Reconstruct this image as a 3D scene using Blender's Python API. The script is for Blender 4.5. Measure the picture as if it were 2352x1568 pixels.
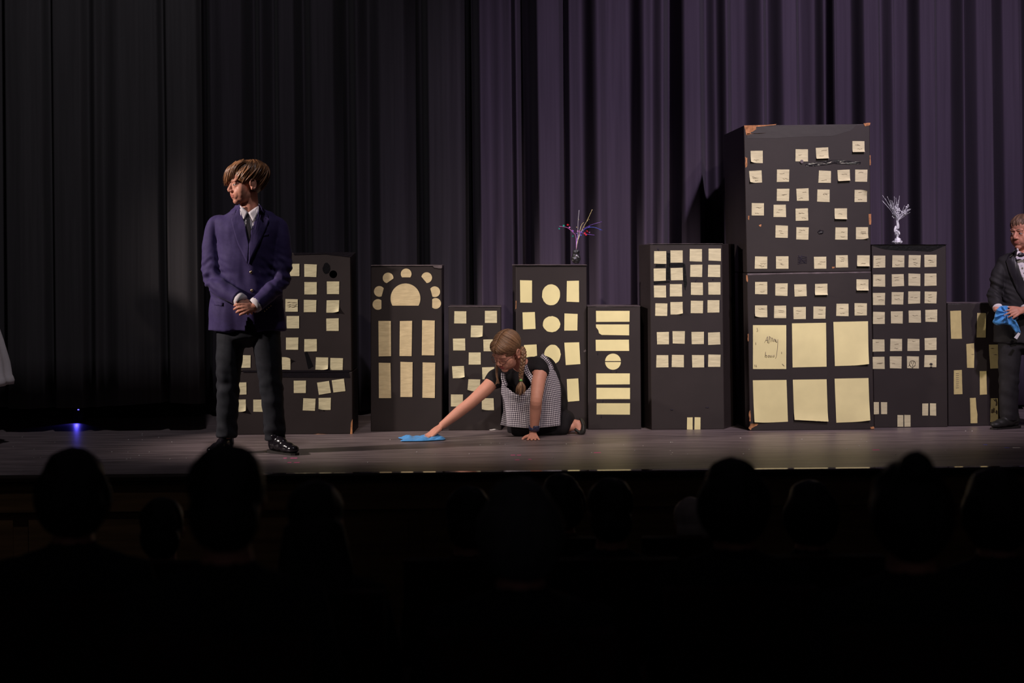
import bpy, bmesh, math, random
from mathutils import Vector, Matrix, noise
from mathutils.bvhtree import BVHTree
random.seed(7)
for o in list(bpy.data.objects):
    bpy.data.objects.remove(o, do_unlink=True)
scene = bpy.context.scene
COL = scene.collection
PI = math.pi

# ------------------------------------------------------------------ camera
FPX, CAMH, CAMY, ROLL, PX0, PY0 = 4048.0, 1.106, -11.0, math.radians(0.55), 1176.0, 580.0
cam_d = bpy.data.cameras.new('camera'); cam = bpy.data.objects.new('camera', cam_d); COL.objects.link(cam)
cam_d.sensor_width = 36.0; cam_d.lens = FPX / 2352.0 * 36.0
cam_d.shift_y = -(784.0 - PY0) / 2352.0
cam_d.clip_end = 100
r_, u_ = Vector((math.cos(ROLL), 0, -math.sin(ROLL))), Vector((math.sin(ROLL), 0, math.cos(ROLL)))
M = Matrix.Identity(4)
for i in range(3):
    M[i][0] = r_[i]; M[i][1] = u_[i]; M[i][2] = (0, -1, 0)[i]
M.translation = Vector((0, CAMY, CAMH)); cam.matrix_world = M
cam_d.dof.use_dof = True; cam_d.dof.focus_distance = 10.5; cam_d.dof.aperture_fstop = 2.4
scene.camera = cam

# ------------------------------------------------------------------ world, lights, exposure
w = bpy.data.worlds.new('hall_dark'); scene.world = w; w.use_nodes = True
w.node_tree.nodes['Background'].inputs[0].default_value = (0.55, 0.5, 0.6, 1)
w.node_tree.nodes['Background'].inputs[1].default_value = 0.018
vs = scene.view_settings
vs.view_transform = 'Standard'; vs.look = 'None'; vs.exposure = 0.0; vs.gamma = 1.0; vs.use_curve_mapping = False

def spot(name, loc, aim, energy, col, ang, blend=0.6, size=0.15):
    l = bpy.data.lights.new(name, 'SPOT'); l.energy = energy; l.color = col
    l.spot_size = math.radians(ang); l.spot_blend = blend; l.shadow_soft_size = size
    o = bpy.data.objects.new(name, l); COL.objects.link(o); o.location = loc
    o.rotation_euler = (Vector(aim) - Vector(loc)).to_track_quat('-Z', 'Y').to_euler()
    return o
# front-of-house key from house right, centre wash, side boom from stage right, curtain wash
spot('spot_front_right', (3.4, -9.5, 5.6), (0.75, 0.0, 0.82), 940, (1.0, 0.87, 0.76), 18, 0.75)
spot('spot_front_right_outer', (4.4, -9.5, 5.6), (1.95, 0.0, 0.88), 980, (1.0, 0.87, 0.76), 18, 0.75)
spot('spot_over_centre', (-0.5, -4.9, 6.2), (-0.05, -0.15, 0.45), 700, (1.0, 0.85, 0.73), 21, 0.8)
spot('spot_boom_left', (-6.0, -2.6, 3.2), (-1.45, -0.80, 0.95), 1350, (1.0, 0.86, 0.80), 28, 0.6)
spot('spot_left_curtain', (-1.3, -4.2, 7.2), (-2.6, 0.3, 2.0), 400, (0.96, 0.93, 1.0), 60, 1.0)
spot('spot_front_left', (-3.6, -9.8, 2.4), (-0.10, -0.5, 0.42), 380, (1.0, 0.88, 0.80), 9, 0.8)
spot('spot_curtain_wash', (3.4, -6.0, 6.4), (1.95, 1.0, 1.6), 2150, (0.93, 0.79, 1.0), 41, 1.0)

# ------------------------------------------------------------------ helpers
def W(px, py, D):
    xr, yr = px - PX0, py - PY0
    dx = xr * math.cos(ROLL) - yr * math.sin(ROLL); dy = xr * math.sin(ROLL) + yr * math.cos(ROLL)
    return Vector((dx * D / FPX, D + CAMY, CAMH - dy * D / FPX))
def floorD(px, py):
    xr, yr = px - PX0, py - PY0
    return CAMH * FPX / (xr * math.sin(ROLL) + yr * math.cos(ROLL))
def FL(px, py):
    return W(px, py, floorD(px, py))

def setp(o, label=None, cat=None, group=None, kind=None):
    if label: o['label'] = label
    if cat: o['category'] = cat
    if group: o['group'] = group
    if kind: o['kind'] = kind
    return o
def thing(name, loc, label, cat, group=None, rz=0.0):
    o = bpy.data.objects.new(name, None); COL.objects.link(o); o.location = loc; o.rotation_euler = (0, 0, rz)
    o.empty_display_size = 0.1
    return setp(o, label, cat, group)
def org(p):
    v = Vector((0, 0, 0))
    while p is not None:
        v += p.location; p = p.parent
    return v
def obj(name, verts, faces, mat, parent=None, smooth=True, loc=None, uvs=None, mats=None, fmat=None, tone=None):
    """one mesh object from world-space verts"""
    o0 = org(parent) if parent else (Vector(loc) if loc is not None else Vector((0, 0, 0)))
    me = bpy.data.meshes.new(name)
    me.from_pydata([tuple(Vector(v) - o0) for v in verts], [], faces)
    if smooth: me.polygons.foreach_set('use_smooth', [True] * len(me.polygons))
    for m in (mats or [mat]): me.materials.append(m)
    if fmat: me.polygons.foreach_set('material_index', fmat)
    if uvs is not None:
        ul = me.uv_layers.new(name='UVMap')
        for lp in me.loops: ul.data[lp.index].uv = uvs[lp.vertex_index]
    if tone is not None:
        at = me.attributes.new('tone', 'FLOAT', 'POINT'); at.data.foreach_set('value', tone)
    me.update()
    o = bpy.data.objects.new(name, me); COL.objects.link(o)
    if parent: o.parent = parent
    else: o.location = o0
    return o
def box_vf(c, h, R=None):
    c = Vector(c); vs_ = []
    for z in (-1, 1):
        for x, y in ((-1, -1), (1, -1), (1, 1), (-1, 1)):
            p = Vector((x * h[0], y * h[1], z * h[2]))
            if R: p = R @ p
            vs_.append(c + p)
    return vs_, [(0, 3, 2, 1), (4, 5, 6, 7), (0, 1, 5, 4), (1, 2, 6, 5), (2, 3, 7, 6), (3, 0, 4, 7)]
class VF:
    def __init__(s): s.v = []; s.f = []; s.t = []
    def add(s, vs_, fs, tone=0.5):
        b = len(s.v); s.v += [Vector(v) for v in vs_]; s.f += [tuple(i + b for i in f) for f in fs]; s.t += [tone] * len(vs_)
    def box(s, c, h, R=None): s.add(*box_vf(c, h, R))
    def ell(s, c, r, R=None, seg=18):
        c = Vector(c); vs_ = []; n, m = seg, max(6, seg // 2)
        r = (r, r, r) if isinstance(r, (int, float)) else r
        for i in range(1, m):
            th = PI * i / m
            for j in range(n):
                ph = 2 * PI * j / n
                p = Vector((r[0] * math.sin(th) * math.cos(ph), r[1] * math.sin(th) * math.sin(ph), r[2] * math.cos(th)))
                vs_.append(c + (R @ p if R else p))
        t, b = Vector((0, 0, r[2])), Vector((0, 0, -r[2]))
        vs_.append(c + (R @ t if R else t)); vs_.append(c + (R @ b if R else b))
        T_, B_ = len(vs_) - 2, len(vs_) - 1; fs = []
        for i in range(m - 2):
            for j in range(n):
                k = (j + 1) % n; fs.append((i * n + j, (i + 1) * n + j, (i + 1) * n + k, i * n + k))
        for j in range(n):
            k = (j + 1) % n; fs.append((T_, j, k)); fs.append((B_, (m - 2) * n + k, (m - 2) * n + j))
        s.add(vs_, fs)
    def tube(s, pts, rad, ref=None, n=12, sub=0, cap=0.6, tone=0.5, closed=False):
        P = [Vector(p) for p in pts]; R_ = [(r, r) if isinstance(r, (int, float)) else tuple(r) for r in (rad if isinstance(rad, (list, tuple)) and len(rad) == len(P) else [rad] * len(P))]
        if sub: P, R_ = cr(P, R_, sub)
        N = len(P); vs_ = []; fs = []
        T_ = []
        for i in range(N):
            if closed: t = P[(i + 1) % N] - P[(i - 1) % N]
            else: t = P[min(i + 1, N - 1)] - P[max(i - 1, 0)]
            T_.append(t.normalized() if t.length > 1e-9 else Vector((0, 0, 1)))
        a = Vector(ref) if ref is not None else (Vector((1, 0, 0)) if abs(T_[0].x) < 0.8 else Vector((0, 1, 0)))
        for i in range(N):
            t = T_[i]; base = Vector(ref) if ref is not None else a
            a2 = base - t * base.dot(t)
            if a2.length < 1e-5: a2 = a - t * a.dot(t)
            a = a2.normalized(); b = t.cross(a)
            for j in range(n):
                ph = 2 * PI * j / n
                vs_.append(P[i] + a * (R_[i][0] * math.cos(ph)) + b * (R_[i][1] * math.sin(ph)))
        for i in range(N if closed else N - 1):
            i2 = (i + 1) % N
            for j in range(n):
                k = (j + 1) % n; fs.append((i * n + j, i * n + k, i2 * n + k, i2 * n + j))
        if not closed:
            vs_.append(P[0] - T_[0] * min(R_[0]) * cap); vs_.append(P[-1] + T_[-1] * min(R_[-1]) * cap)
            A, B = len(vs_) - 2, len(vs_) - 1
            for j in range(n):
                k = (j + 1) % n; fs.append((A, k, j)); fs.append((B, (N - 1) * n + j, (N - 1) * n + k))
        s.add(vs_, fs, tone)
    def make(s, name, mat, parent=None, smooth=True, loc=None, tone=False):
        return obj(name, s.v, s.f, mat, parent, smooth, loc, tone=s.t if tone else None)
    def remesh(s, voxel, smooth=4, fac=0.5):
        """union of all closed pieces as one continuous surface -> (verts, faces, normals)"""
        me = bpy.data.meshes.new('tmp'); me.from_pydata([tuple(v) for v in s.v], [], s.f)
        o = bpy.data.objects.new('tmp', me); COL.objects.link(o)
        m = o.modifiers.new('r', 'REMESH'); m.mode = 'VOXEL'; m.voxel_size = voxel; m.adaptivity = 0
        if smooth:
            m = o.modifiers.new('s', 'SMOOTH'); m.iterations = smooth; m.factor = fac
        dg = bpy.context.evaluated_depsgraph_get()
        m2 = bpy.data.meshes.new_from_object(o.evaluated_get(dg))
        v = [x.co.copy() for x in m2.vertices]; f = [tuple(p.vertices) for p in m2.polygons]; n = [x.normal.copy() for x in m2.vertices]
        bpy.data.objects.remove(o, do_unlink=True); bpy.data.meshes.remove(me); bpy.data.meshes.remove(m2)
        return v, f, n
def cr(P, R_, sub):
    """catmull-rom refinement of points and radii"""
    out, ro = [], []
    N = len(P)
    for i in range(N - 1):
        p0, p1, p2, p3 = P[max(i - 1, 0)], P[i], P[i + 1], P[min(i + 2, N - 1)]
        for k in range(sub):
            t = k / sub; t2 = t * t; t3 = t2 * t
            out.append(0.5 * ((2 * p1) + (p2 - p0) * t + (2 * p0 - 5 * p1 + 4 * p2 - p3) * t2 + (3 * p1 - p0 - 3 * p2 + p3) * t3))
            s_ = t * t * (3 - 2 * t)
            ro.append(tuple(R_[i][q] * (1 - s_) + R_[i + 1][q] * s_ for q in range(2)))
    out.append(P[-1]); ro.append(R_[-1])
    return out, ro
def wrinkle(v, n, fn):
    return [v[i] + n[i] * fn(v[i]) for i in range(len(v))]
def nz(p, s, off=0.0):
    return noise.noise(Vector((p[0] * s[0] + off, p[1] * s[1] + off, p[2] * s[2])))

# ------------------------------------------------------------------ materials
def mat(name, col, rough=0.7, spec=0.4, metal=0.0, var=0.0, vscale=20.0, vstretch=(1, 1, 1), bump=0.0, bscale=60.0, bstretch=(1, 1, 1), sheen=0.0, emit=None, col2=None, tone=False, sss=0.0, coat=0.0):
    m = bpy.data.materials.new(name); m.use_nodes = True; nt = m.node_tree; b = nt.nodes['Principled BSDF']
    b.inputs['Base Color'].default_value = (*col, 1); b.inputs['Roughness'].default_value = rough
    b.inputs['Specular IOR Level'].default_value = spec; b.inputs['Metallic'].default_value = metal
    if sheen: b.inputs['Sheen Weight'].default_value = sheen; b.inputs['Sheen Roughness'].default_value = 0.4
    if coat: b.inputs['Coat Weight'].default_value = coat; b.inputs['Coat Roughness'].default_value = 0.12
    if sss:
        b.inputs['Subsurface Weight'].default_value = sss; b.inputs['Subsurface Radius'].default_value = (0.012, 0.005, 0.003); b.inputs['Subsurface Scale'].default_value = 1.0
    if emit: b.inputs['Emission Color'].default_value = (*emit[0], 1); b.inputs['Emission Strength'].default_value = emit[1]
    def tex(scale, stretch):
        tc = nt.nodes.new('ShaderNodeTexCoord'); mp = nt.nodes.new('ShaderNodeMapping'); nn = nt.nodes.new('ShaderNodeTexNoise')
        mp.inputs['Scale'].default_value = stretch; nn.inputs['Scale'].default_value = scale; nn.inputs['Detail'].default_value = 4
        nt.links.new(tc.outputs['Object'], mp.inputs[0]); nt.links.new(mp.outputs[0], nn.inputs['Vector'])
        return nn.outputs['Fac']
    if var or col2 or tone:
        mx = nt.nodes.new('ShaderNodeMix'); mx.data_type = 'RGBA'
        c2 = col2 or tuple(max(0, c * (1 - var)) for c in col)
        c1 = col if col2 else tuple(min(1, c * (1 + var)) for c in col)
        mx.inputs[6].default_value = (*c1, 1); mx.inputs[7].default_value = (*c2, 1)
        if tone:
            at = nt.nodes.new('ShaderNodeAttribute'); at.attribute_name = 'tone'
            ad = nt.nodes.new('ShaderNodeMath'); ad.operation = 'MULTIPLY_ADD'; ad.inputs[1].default_value = 0.5
            nt.links.new(tex(vscale, vstretch), ad.inputs[0]); nt.links.new(at.outputs['Fac'], ad.inputs[2])
            sb = nt.nodes.new('ShaderNodeMath'); sb.operation = 'SUBTRACT'; sb.inputs[1].default_value = 0.25
            nt.links.new(ad.outputs[0], sb.inputs[0]); nt.links.new(sb.outputs[0], mx.inputs[0])
        else:
            rp = nt.nodes.new('ShaderNodeMapRange'); rp.inputs[1].default_value = 0.3; rp.inputs[2].default_value = 0.7
            nt.links.new(tex(vscale, vstretch), rp.inputs[0]); nt.links.new(rp.outputs[0], mx.inputs[0])
        nt.links.new(mx.outputs[2], b.inputs['Base Color'])
    if bump:
        bp = nt.nodes.new('ShaderNodeBump'); bp.inputs['Strength'].default_value = bump; bp.inputs['Distance'].default_value = 0.004
        nt.links.new(tex(bscale, bstretch), bp.inputs['Height']); nt.links.new(bp.outputs[0], b.inputs['Normal'])
    return m
def gingham(name, per):
    m = bpy.data.materials.new(name); m.use_nodes = True; nt = m.node_tree; b = nt.nodes['Principled BSDF']
    b.inputs['Roughness'].default_value = 0.85; b.inputs['Specular IOR Level'].default_value = 0.2
    uv = nt.nodes.new('ShaderNodeUVMap'); uv.uv_map = 'UVMap'; sp = nt.nodes.new('ShaderNodeSeparateXYZ'); nt.links.new(uv.outputs[0], sp.inputs[0])
    outs = []
    for k in (0, 1):
        a = nt.nodes.new('ShaderNodeMath'); a.operation = 'MULTIPLY'; a.inputs[1].default_value = 1.0 / per; nt.links.new(sp.outputs[k], a.inputs[0])
        f = nt.nodes.new('ShaderNodeMath'); f.operation = 'FRACT'; nt.links.new(a.outputs[0], f.inputs[0])
        g = nt.nodes.new('ShaderNodeMath'); g.operation = 'GREATER_THAN'; g.inputs[1].default_value = 0.5; nt.links.new(f.outputs[0], g.inputs[0])
        outs.append(g.outputs[0])
    ad = nt.nodes.new('ShaderNodeMath'); ad.operation = 'ADD'; nt.links.new(outs[0], ad.inputs[0]); nt.links.new(outs[1], ad.inputs[1])
    hf = nt.nodes.new('ShaderNodeMath'); hf.operation = 'MULTIPLY'; hf.inputs[1].default_value = 0.5; nt.links.new(ad.outputs[0], hf.inputs[0])
    rp = nt.nodes.new('ShaderNodeValToRGB'); e = rp.color_ramp.elements; e[0].color = (0.015, 0.012, 0.02, 1); e[1].color = (0.85, 0.81, 0.83, 1)
    e.new(0.5).color = (0.30, 0.26, 0.32, 1); rp.color_ramp.interpolation = 'LINEAR'
    nt.links.new(hf.outputs[0], rp.inputs[0]); nt.links.new(rp.outputs[0], b.inputs['Base Color'])
    return m

MT = {}
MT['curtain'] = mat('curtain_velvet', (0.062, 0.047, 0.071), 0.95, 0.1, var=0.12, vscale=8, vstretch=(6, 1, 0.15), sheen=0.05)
MT['curtain_dim'] = mat('curtain_velvet_shaded', (0.045, 0.039, 0.047), 0.95, 0.1, var=0.12, vscale=8, vstretch=(6, 1, 0.15), sheen=0.03)  # darker copy of the curtain velvet, weaker light put into its colour
MT['curtain_black'] = mat('curtain_black_cloth', (0.052, 0.048, 0.051), 0.95, 0.1, var=0.12, vscale=8, vstretch=(6, 1, 0.15))
MT['floor'] = mat('stage_floor_paint', (0.180, 0.140, 0.145), 0.42, 0.42, var=0.45, vscale=7, vstretch=(0.35, 3.0, 1), bump=0.12, bscale=90, bstretch=(0.2, 1, 1))
MT['nosing'] = mat('stage_nosing_varnish', (0.03, 0.02, 0.014), 0.07, 0.6)
MT['wood'] = mat('stage_front_wood', (0.24, 0.13, 0.055), 0.45, 0.4, var=0.35, vscale=4, vstretch=(0.4, 1, 6))
MT['hallfloor'] = mat('hall_carpet', (0.02, 0.018, 0.018), 0.95, 0.1, var=0.2, vscale=80)
MT['card'] = mat('black_painted_cardboard', (0.024, 0.0172, 0.0172), 0.55, 0.35, var=0.12, vscale=5, bump=0.06, bscale=30)
MT['card_gloss'] = mat('black_tape_flap', (0.030, 0.024, 0.026), 0.42, 0.4, bump=0.15, bscale=20)
MT['card_dark'] = mat('gloss_black_paint', (0.006, 0.006, 0.007), 0.28, 0.5, bump=0.3, bscale=70)
MT['tape'] = mat('black_packing_tape', (0.012, 0.010, 0.013), 0.16, 0.6, bump=0.7, bscale=55, bstretch=(0.6, 1, 1.6))
MT['edge'] = mat('worn_highlit_edge', (0.11, 0.085, 0.09), 0.6, 0.4, var=0.4, vscale=30)  # worn card tone, also the painted highlight along the box tops
MT['torn'] = mat('bare_cardboard', (0.42, 0.19, 0.085), 0.85, 0.2, var=0.45, vscale=45)
MT['note'] = mat('pale_yellow_note', (0.65, 0.59, 0.37), 0.8, 0.25, var=0.10, vscale=30, vstretch=(0.5, 1, 2.2), bump=0.9, bscale=24, bstretch=(0.45, 1, 2.0))
MT['big'] = mat('yellow_paper', (0.80, 0.72, 0.37), 0.8, 0.25, var=0.05, vscale=9, bump=0.15, bscale=12)
MT['tan'] = mat('tan_yellow_paper', (0.68, 0.55, 0.32), 0.75, 0.3, var=0.08, vscale=20, bump=0.9, bscale=22, bstretch=(0.5, 1, 1.8))
MT['olive'] = mat('olive_yellow_paper', (0.62, 0.52, 0.23), 0.8, 0.25, var=0.07, vscale=30, bump=0.35, bscale=24)
MT['pencil'] = mat('pencil_grey', (0.33, 0.28, 0.21), 0.7, 0.3)
MT['ink'] = mat('black_ink', (0.02, 0.015, 0.03), 0.6, 0.3)
MT['skin'] = mat('skin', (0.56, 0.245, 0.165), 0.5, 0.35, var=0.05, vscale=30, sss=0.08)
MT['skin_pale'] = mat('skin_pale', (0.62, 0.285, 0.205), 0.5, 0.35, var=0.05, vscale=30, sss=0.08)
MT['lip'] = mat('lips', (0.42, 0.10, 0.09), 0.45, 0.4)
MT['lip_soft'] = mat('pale_lips', (0.44, 0.15, 0.11), 0.45, 0.4)
MT['nail'] = mat('nails', (0.72, 0.42, 0.36), 0.3, 0.5)
MT['eye'] = mat('eye_white', (0.30, 0.25, 0.23), 0.35, 0.5)
MT['iris'] = mat('iris_dark', (0.02, 0.015, 0.012), 0.1, 0.6)
MT['hair_brown'] = mat('brown_hair', (0.38, 0.175, 0.075), 0.36, 0.5, col2=(0.085, 0.032, 0.016), tone=True, vscale=120)
MT['hair_blond'] = mat('dark_blonde_hair', (0.33, 0.18, 0.10), 0.42, 0.5, col2=(0.10, 0.047, 0.026), tone=True, vscale=120)
MT['hair_short'] = mat('short_brown_hair', (0.22, 0.12, 0.075), 0.5, 0.4, col2=(0.06, 0.03, 0.018), tone=True, vscale=120)
MT['navy'] = mat('navy_suiting', (0.041, 0.027, 0.100), 0.75, 0.25, var=0.1, vscale=60, bump=0.1, bscale=400, sheen=0.05)
MT['trouser'] = mat('charcoal_trouser_cloth', (0.017, 0.018, 0.023), 0.8, 0.2, var=0.1, vscale=60)
MT['tux'] = mat('black_tuxedo_cloth', (0.020, 0.018, 0.020), 0.7, 0.25, var=0.1, vscale=60)
MT['satin'] = mat('black_satin', (0.022, 0.019, 0.024), 0.35, 0.45)
MT['shirt'] = mat('white_shirt', (0.70, 0.64, 0.66), 0.8, 0.25, var=0.04, vscale=40, bump=0.2, bscale=30)
MT['leather'] = mat('black_polished_leather', (0.010, 0.008, 0.011), 0.16, 0.6)
MT['leather_dull'] = mat('black_dull_leather', (0.022, 0.021, 0.019), 0.5, 0.4)
MT['sole'] = mat('dark_rubber_sole', (0.02, 0.017, 0.015), 0.6, 0.3)
MT['gold'] = mat('brass_button', (0.85, 0.62, 0.30), 0.25, 0.5, metal=1.0)
MT['black_knit'] = mat('black_jersey', (0.014, 0.012, 0.014), 0.85, 0.2, var=0.1, vscale=60)
MT['gingham'] = gingham('black_white_gingham', 0.0122)
MT['blue'] = mat('blue_microfibre', (0.09, 0.33, 0.72), 0.9, 0.15, var=0.1, vscale=60, bump=0.3, bscale=180, sheen=0.2)
MT['tag'] = mat('white_tag', (0.7, 0.68, 0.68), 0.7, 0.3)
MT['watch'] = mat('navy_watch_resin', (0.03, 0.032, 0.075), 0.3, 0.5, var=0.6, vscale=160)
MT['glass'] = mat('spectacle_frame', (0.10, 0.03, 0.025), 0.3, 0.5)
MT['band'] = mat('green_hair_band', (0.25, 0.62, 0.16), 0.6, 0.4)
MT['silver'] = mat('silver_foil', (0.75, 0.75, 0.8), 0.22, 0.9, metal=0.25, bump=0.8, bscale=160)
MT['black_foil'] = mat('black_foil', (0.02, 0.02, 0.02), 0.12, 0.7, bump=1.0, bscale=110)
for k, c in dict(teal=(0.02, 0.5, 0.36), red=(0.75, 0.03, 0.05), pink=(0.8, 0.25, 0.7), violet=(0.3, 0.12, 0.7), bluefoil=(0.1, 0.15, 0.8), goldfoil=(0.9, 0.75, 0.35)).items():
    MT[k] = mat(k + '_foil', c, 0.25, 0.8, metal=0.2)
MT['pinktape'] = mat('pink_spike_tape', (0.95, 0.16, 0.40), 0.6, 0.3)
MT['bluetape'] = mat('blue_spike_tape', (0.12, 0.14, 0.55), 0.6, 0.3)
MT['white'] = mat('white_bit', (0.75, 0.72, 0.7), 0.7, 0.3)
MT['plastic'] = mat('black_plastic', (0.012, 0.012, 0.013), 0.4, 0.4)
MT['led'] = mat('blue_led', (0.05, 0.05, 0.6), 0.3, 0.5, emit=((0.12, 0.1, 1.0), 3.0))
MT['seat'] = mat('seat_upholstery', (0.03, 0.012, 0.014), 0.9, 0.15, var=0.2, vscale=60)
MT['hair_dark'] = mat('black_hair', (0.014, 0.011, 0.010), 0.5, 0.35)
MT['hair_grey'] = mat('grey_hair', (0.10, 0.10, 0.095), 0.6, 0.3)
MT['hair_pale'] = mat('pale_hair', (0.62, 0.52, 0.46), 0.6, 0.3)
MT['wall'] = mat('dark_hall_paint', (0.025, 0.022, 0.024), 0.9, 0.1, var=0.1, vscale=3)
MT['cloth_dark'] = mat('dark_clothing', (0.02, 0.02, 0.024), 0.9, 0.15)

# ------------------------------------------------------------------ setting
EDGE_Y = -2.10                      # stage front edge
def struct(name, vf, m, smooth=False, loc=(0, 0, 0)):
    o = obj(name, vf.v, vf.f, m, None, smooth, loc); o['kind'] = 'structure'; return o
vf = VF(); vf.box((0, 1.2, -0.03), (6.5, 3.25, 0.03)); floor = struct('floor', vf, MT['floor'])
vf = VF()
pr = [(-0.055, 0.0), (-0.0555, -0.06), (0.02, -0.06)]
n = [(EDGE_Y + 0.055, 0.0), (EDGE_Y + 0.006, 0.0), (EDGE_Y - 0.002, -0.003), (EDGE_Y - 0.005, -0.010), (EDGE_Y - 0.005, -0.028), (EDGE_Y, -0.034), (EDGE_Y + 0.055, -0.034)]
vs_ = [Vector((x, y, z)) for x in (-6.5, 6.5) for y, z in n]; K = len(n)
vf.add(vs_, [(i, (i + 1) % K, K + (i + 1) % K, K + i) for i in range(K)] + [tuple(range(K)), tuple(range(2 * K - 1, K - 1, -1))])
struct('trim_1', vf, MT['nosing'])
bm_y = EDGE_Y + 0.03
vf = VF(); vf.box((0, bm_y + 0.05, -0.55), (6.5, 0.045, 0.53)); struct('wall_front', vf, MT['wood'])
vf = VF(); vf.box((0, bm_y - 0.005, -0.118), (6.5, 0.012, 0.066)); struct('trim_2', vf, MT['wood'])
vf = VF(); vf.box((0, bm_y - 0.002, -0.99), (6.5, 0.012, 0.09)); struct('baseboard_front', vf, MT['wood'])
for i in range(13):
    x = -6.0 + i
    vf = VF(); vf.box((x, bm_y - 0.001, -0.555), (0.46, 0.008, 0.33))
    p = obj('panel', vf.v, vf.f, MT['wood'], bpy.data.objects['wall_front'], False)
for nm, c, h in (('wall_back', (0, 2.6, 3.4), (7.0, 0.1, 4.6)), ('wall_left', (-7.1, -4.7, 3.4), (0.1, 7.4, 4.9)), ('wall_right', (7.1, -4.7, 3.4), (0.1, 7.4, 4.9))):
    vf = VF(); vf.box(c, h); struct(nm, vf, MT['wall'])
def zf(D): return -1.08 + (8.9 - D) * 0.088
vf = VF()
vs_ = [Vector((x, y, z)) for x in (-7, 7) for y, z in ((bm_y + 0.05, zf(8.9)), (-9.0, zf(2.0)), (-9.0, zf(2) - 0.1), (bm_y + 0.05, zf(8.9) - 0.1))]
vf.add(vs_, [(0, 1, 5, 4), (1, 2, 6, 5), (2, 3, 7, 6), (3, 0, 4, 7), (0, 3, 2, 1), (4, 5, 6, 7)])
o = struct('floor_auditorium', vf, MT['hallfloor'])

def cosint(ctrl, x):
    if x <= ctrl[0][0]: return ctrl[0][1]
    for (a, da), (b, db) in zip(ctrl, ctrl[1:]):
        if x <= b:
            t = (x - a) / (b - a); t = t * t * (3 - 2 * t); return da * (1 - t) + db * t
    return ctrl[-1][1]
def curtain(name, ctrl, D, z0, z1, m, label, hem=None, drift=10.0, rows=14, step=2.0, amp=1.7, seed=0.0):
    x0, x1 = ctrl[0][0], ctrl[-1][0]; N = int((x1 - x0) / step); vs_ = []; fs = []
    for r in range(rows + 1):
        t = r / rows; z = z1 + (z0 - z1) * t
        for i in range(N + 1):
            px = x0 + (x1 - x0) * i / N
            q = px + drift * (t - 0.5) * nz((px / 160.0, seed, 0), (1, 1, 1)) * 2
            d = cosint(ctrl, q) * amp * (0.8 + 0.35 * t)
            zz = z + (hem(px) if hem and r == rows else 0)
            vs_.append(Vector(((px - PX0) * D / FPX, D + CAMY + d, zz)))
    for r in range(rows):
        for i in range(N):
            a = r * (N + 1) + i; fs.append((a, a + N + 1, a + N + 2, a + 1))
    o = obj(name, vs_, fs, m, None, True, ((x0 + x1 - 2 * PX0) / 2 * D / FPX, D + CAMY, z0))
    md = o.modifiers.new('thick', 'SOLIDIFY'); md.thickness = 0.004
    return setp(o, label, 'curtain')
def generic(a, b, seed):
    rnd = random.Random(seed); out = []; x = a
    while x < b:
        out.append((x, 0.07 if len(out) % 2 else -0.06)); x += rnd.uniform(22, 46)
    return out
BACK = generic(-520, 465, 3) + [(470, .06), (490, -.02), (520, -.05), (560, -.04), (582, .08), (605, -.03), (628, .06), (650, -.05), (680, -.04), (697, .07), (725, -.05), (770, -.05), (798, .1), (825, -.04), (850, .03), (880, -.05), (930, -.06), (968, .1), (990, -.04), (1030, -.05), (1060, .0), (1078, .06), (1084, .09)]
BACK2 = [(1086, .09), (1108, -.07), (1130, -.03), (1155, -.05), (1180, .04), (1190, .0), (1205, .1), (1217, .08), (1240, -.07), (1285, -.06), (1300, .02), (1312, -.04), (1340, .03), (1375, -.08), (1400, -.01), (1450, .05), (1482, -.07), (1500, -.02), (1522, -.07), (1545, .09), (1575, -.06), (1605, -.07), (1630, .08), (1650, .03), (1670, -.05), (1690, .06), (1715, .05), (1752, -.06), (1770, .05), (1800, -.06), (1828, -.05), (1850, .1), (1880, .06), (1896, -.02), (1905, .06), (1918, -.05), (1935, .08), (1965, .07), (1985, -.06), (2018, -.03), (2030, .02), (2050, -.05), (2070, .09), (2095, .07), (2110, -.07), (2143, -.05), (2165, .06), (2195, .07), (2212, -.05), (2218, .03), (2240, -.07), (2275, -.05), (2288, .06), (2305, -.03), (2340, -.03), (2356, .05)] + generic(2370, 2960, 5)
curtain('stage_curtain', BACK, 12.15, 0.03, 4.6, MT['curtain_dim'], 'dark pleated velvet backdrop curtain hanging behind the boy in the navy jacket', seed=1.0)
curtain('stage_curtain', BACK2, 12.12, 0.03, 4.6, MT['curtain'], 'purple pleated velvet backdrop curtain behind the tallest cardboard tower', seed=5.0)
LEFT = generic(-620, 0, 9) + [(5, .1), (20, -.03), (60, -.05), (100, -.03), (115, .06), (130, -.03), (190, -.04), (205, .03), (225, -.03), (240, .02), (280, -.04), (365, -.03), (375, .05), (390, -.04), (430, -.05), (455, -.03), (466, .04)]
def hemf(px): return 0.030 * max(0, min(1, (px - 200) / 180)) - 0.012 * max(0, (px - 380) / 80)
curtain('stage_curtain', LEFT, 11.12, 0.155, 4.6, MT['curtain_black'], 'black side curtain hung clear of the floor with blue light glowing beneath', hem=hemf, drift=8.0, amp=1.0, seed=2.0)
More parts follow.
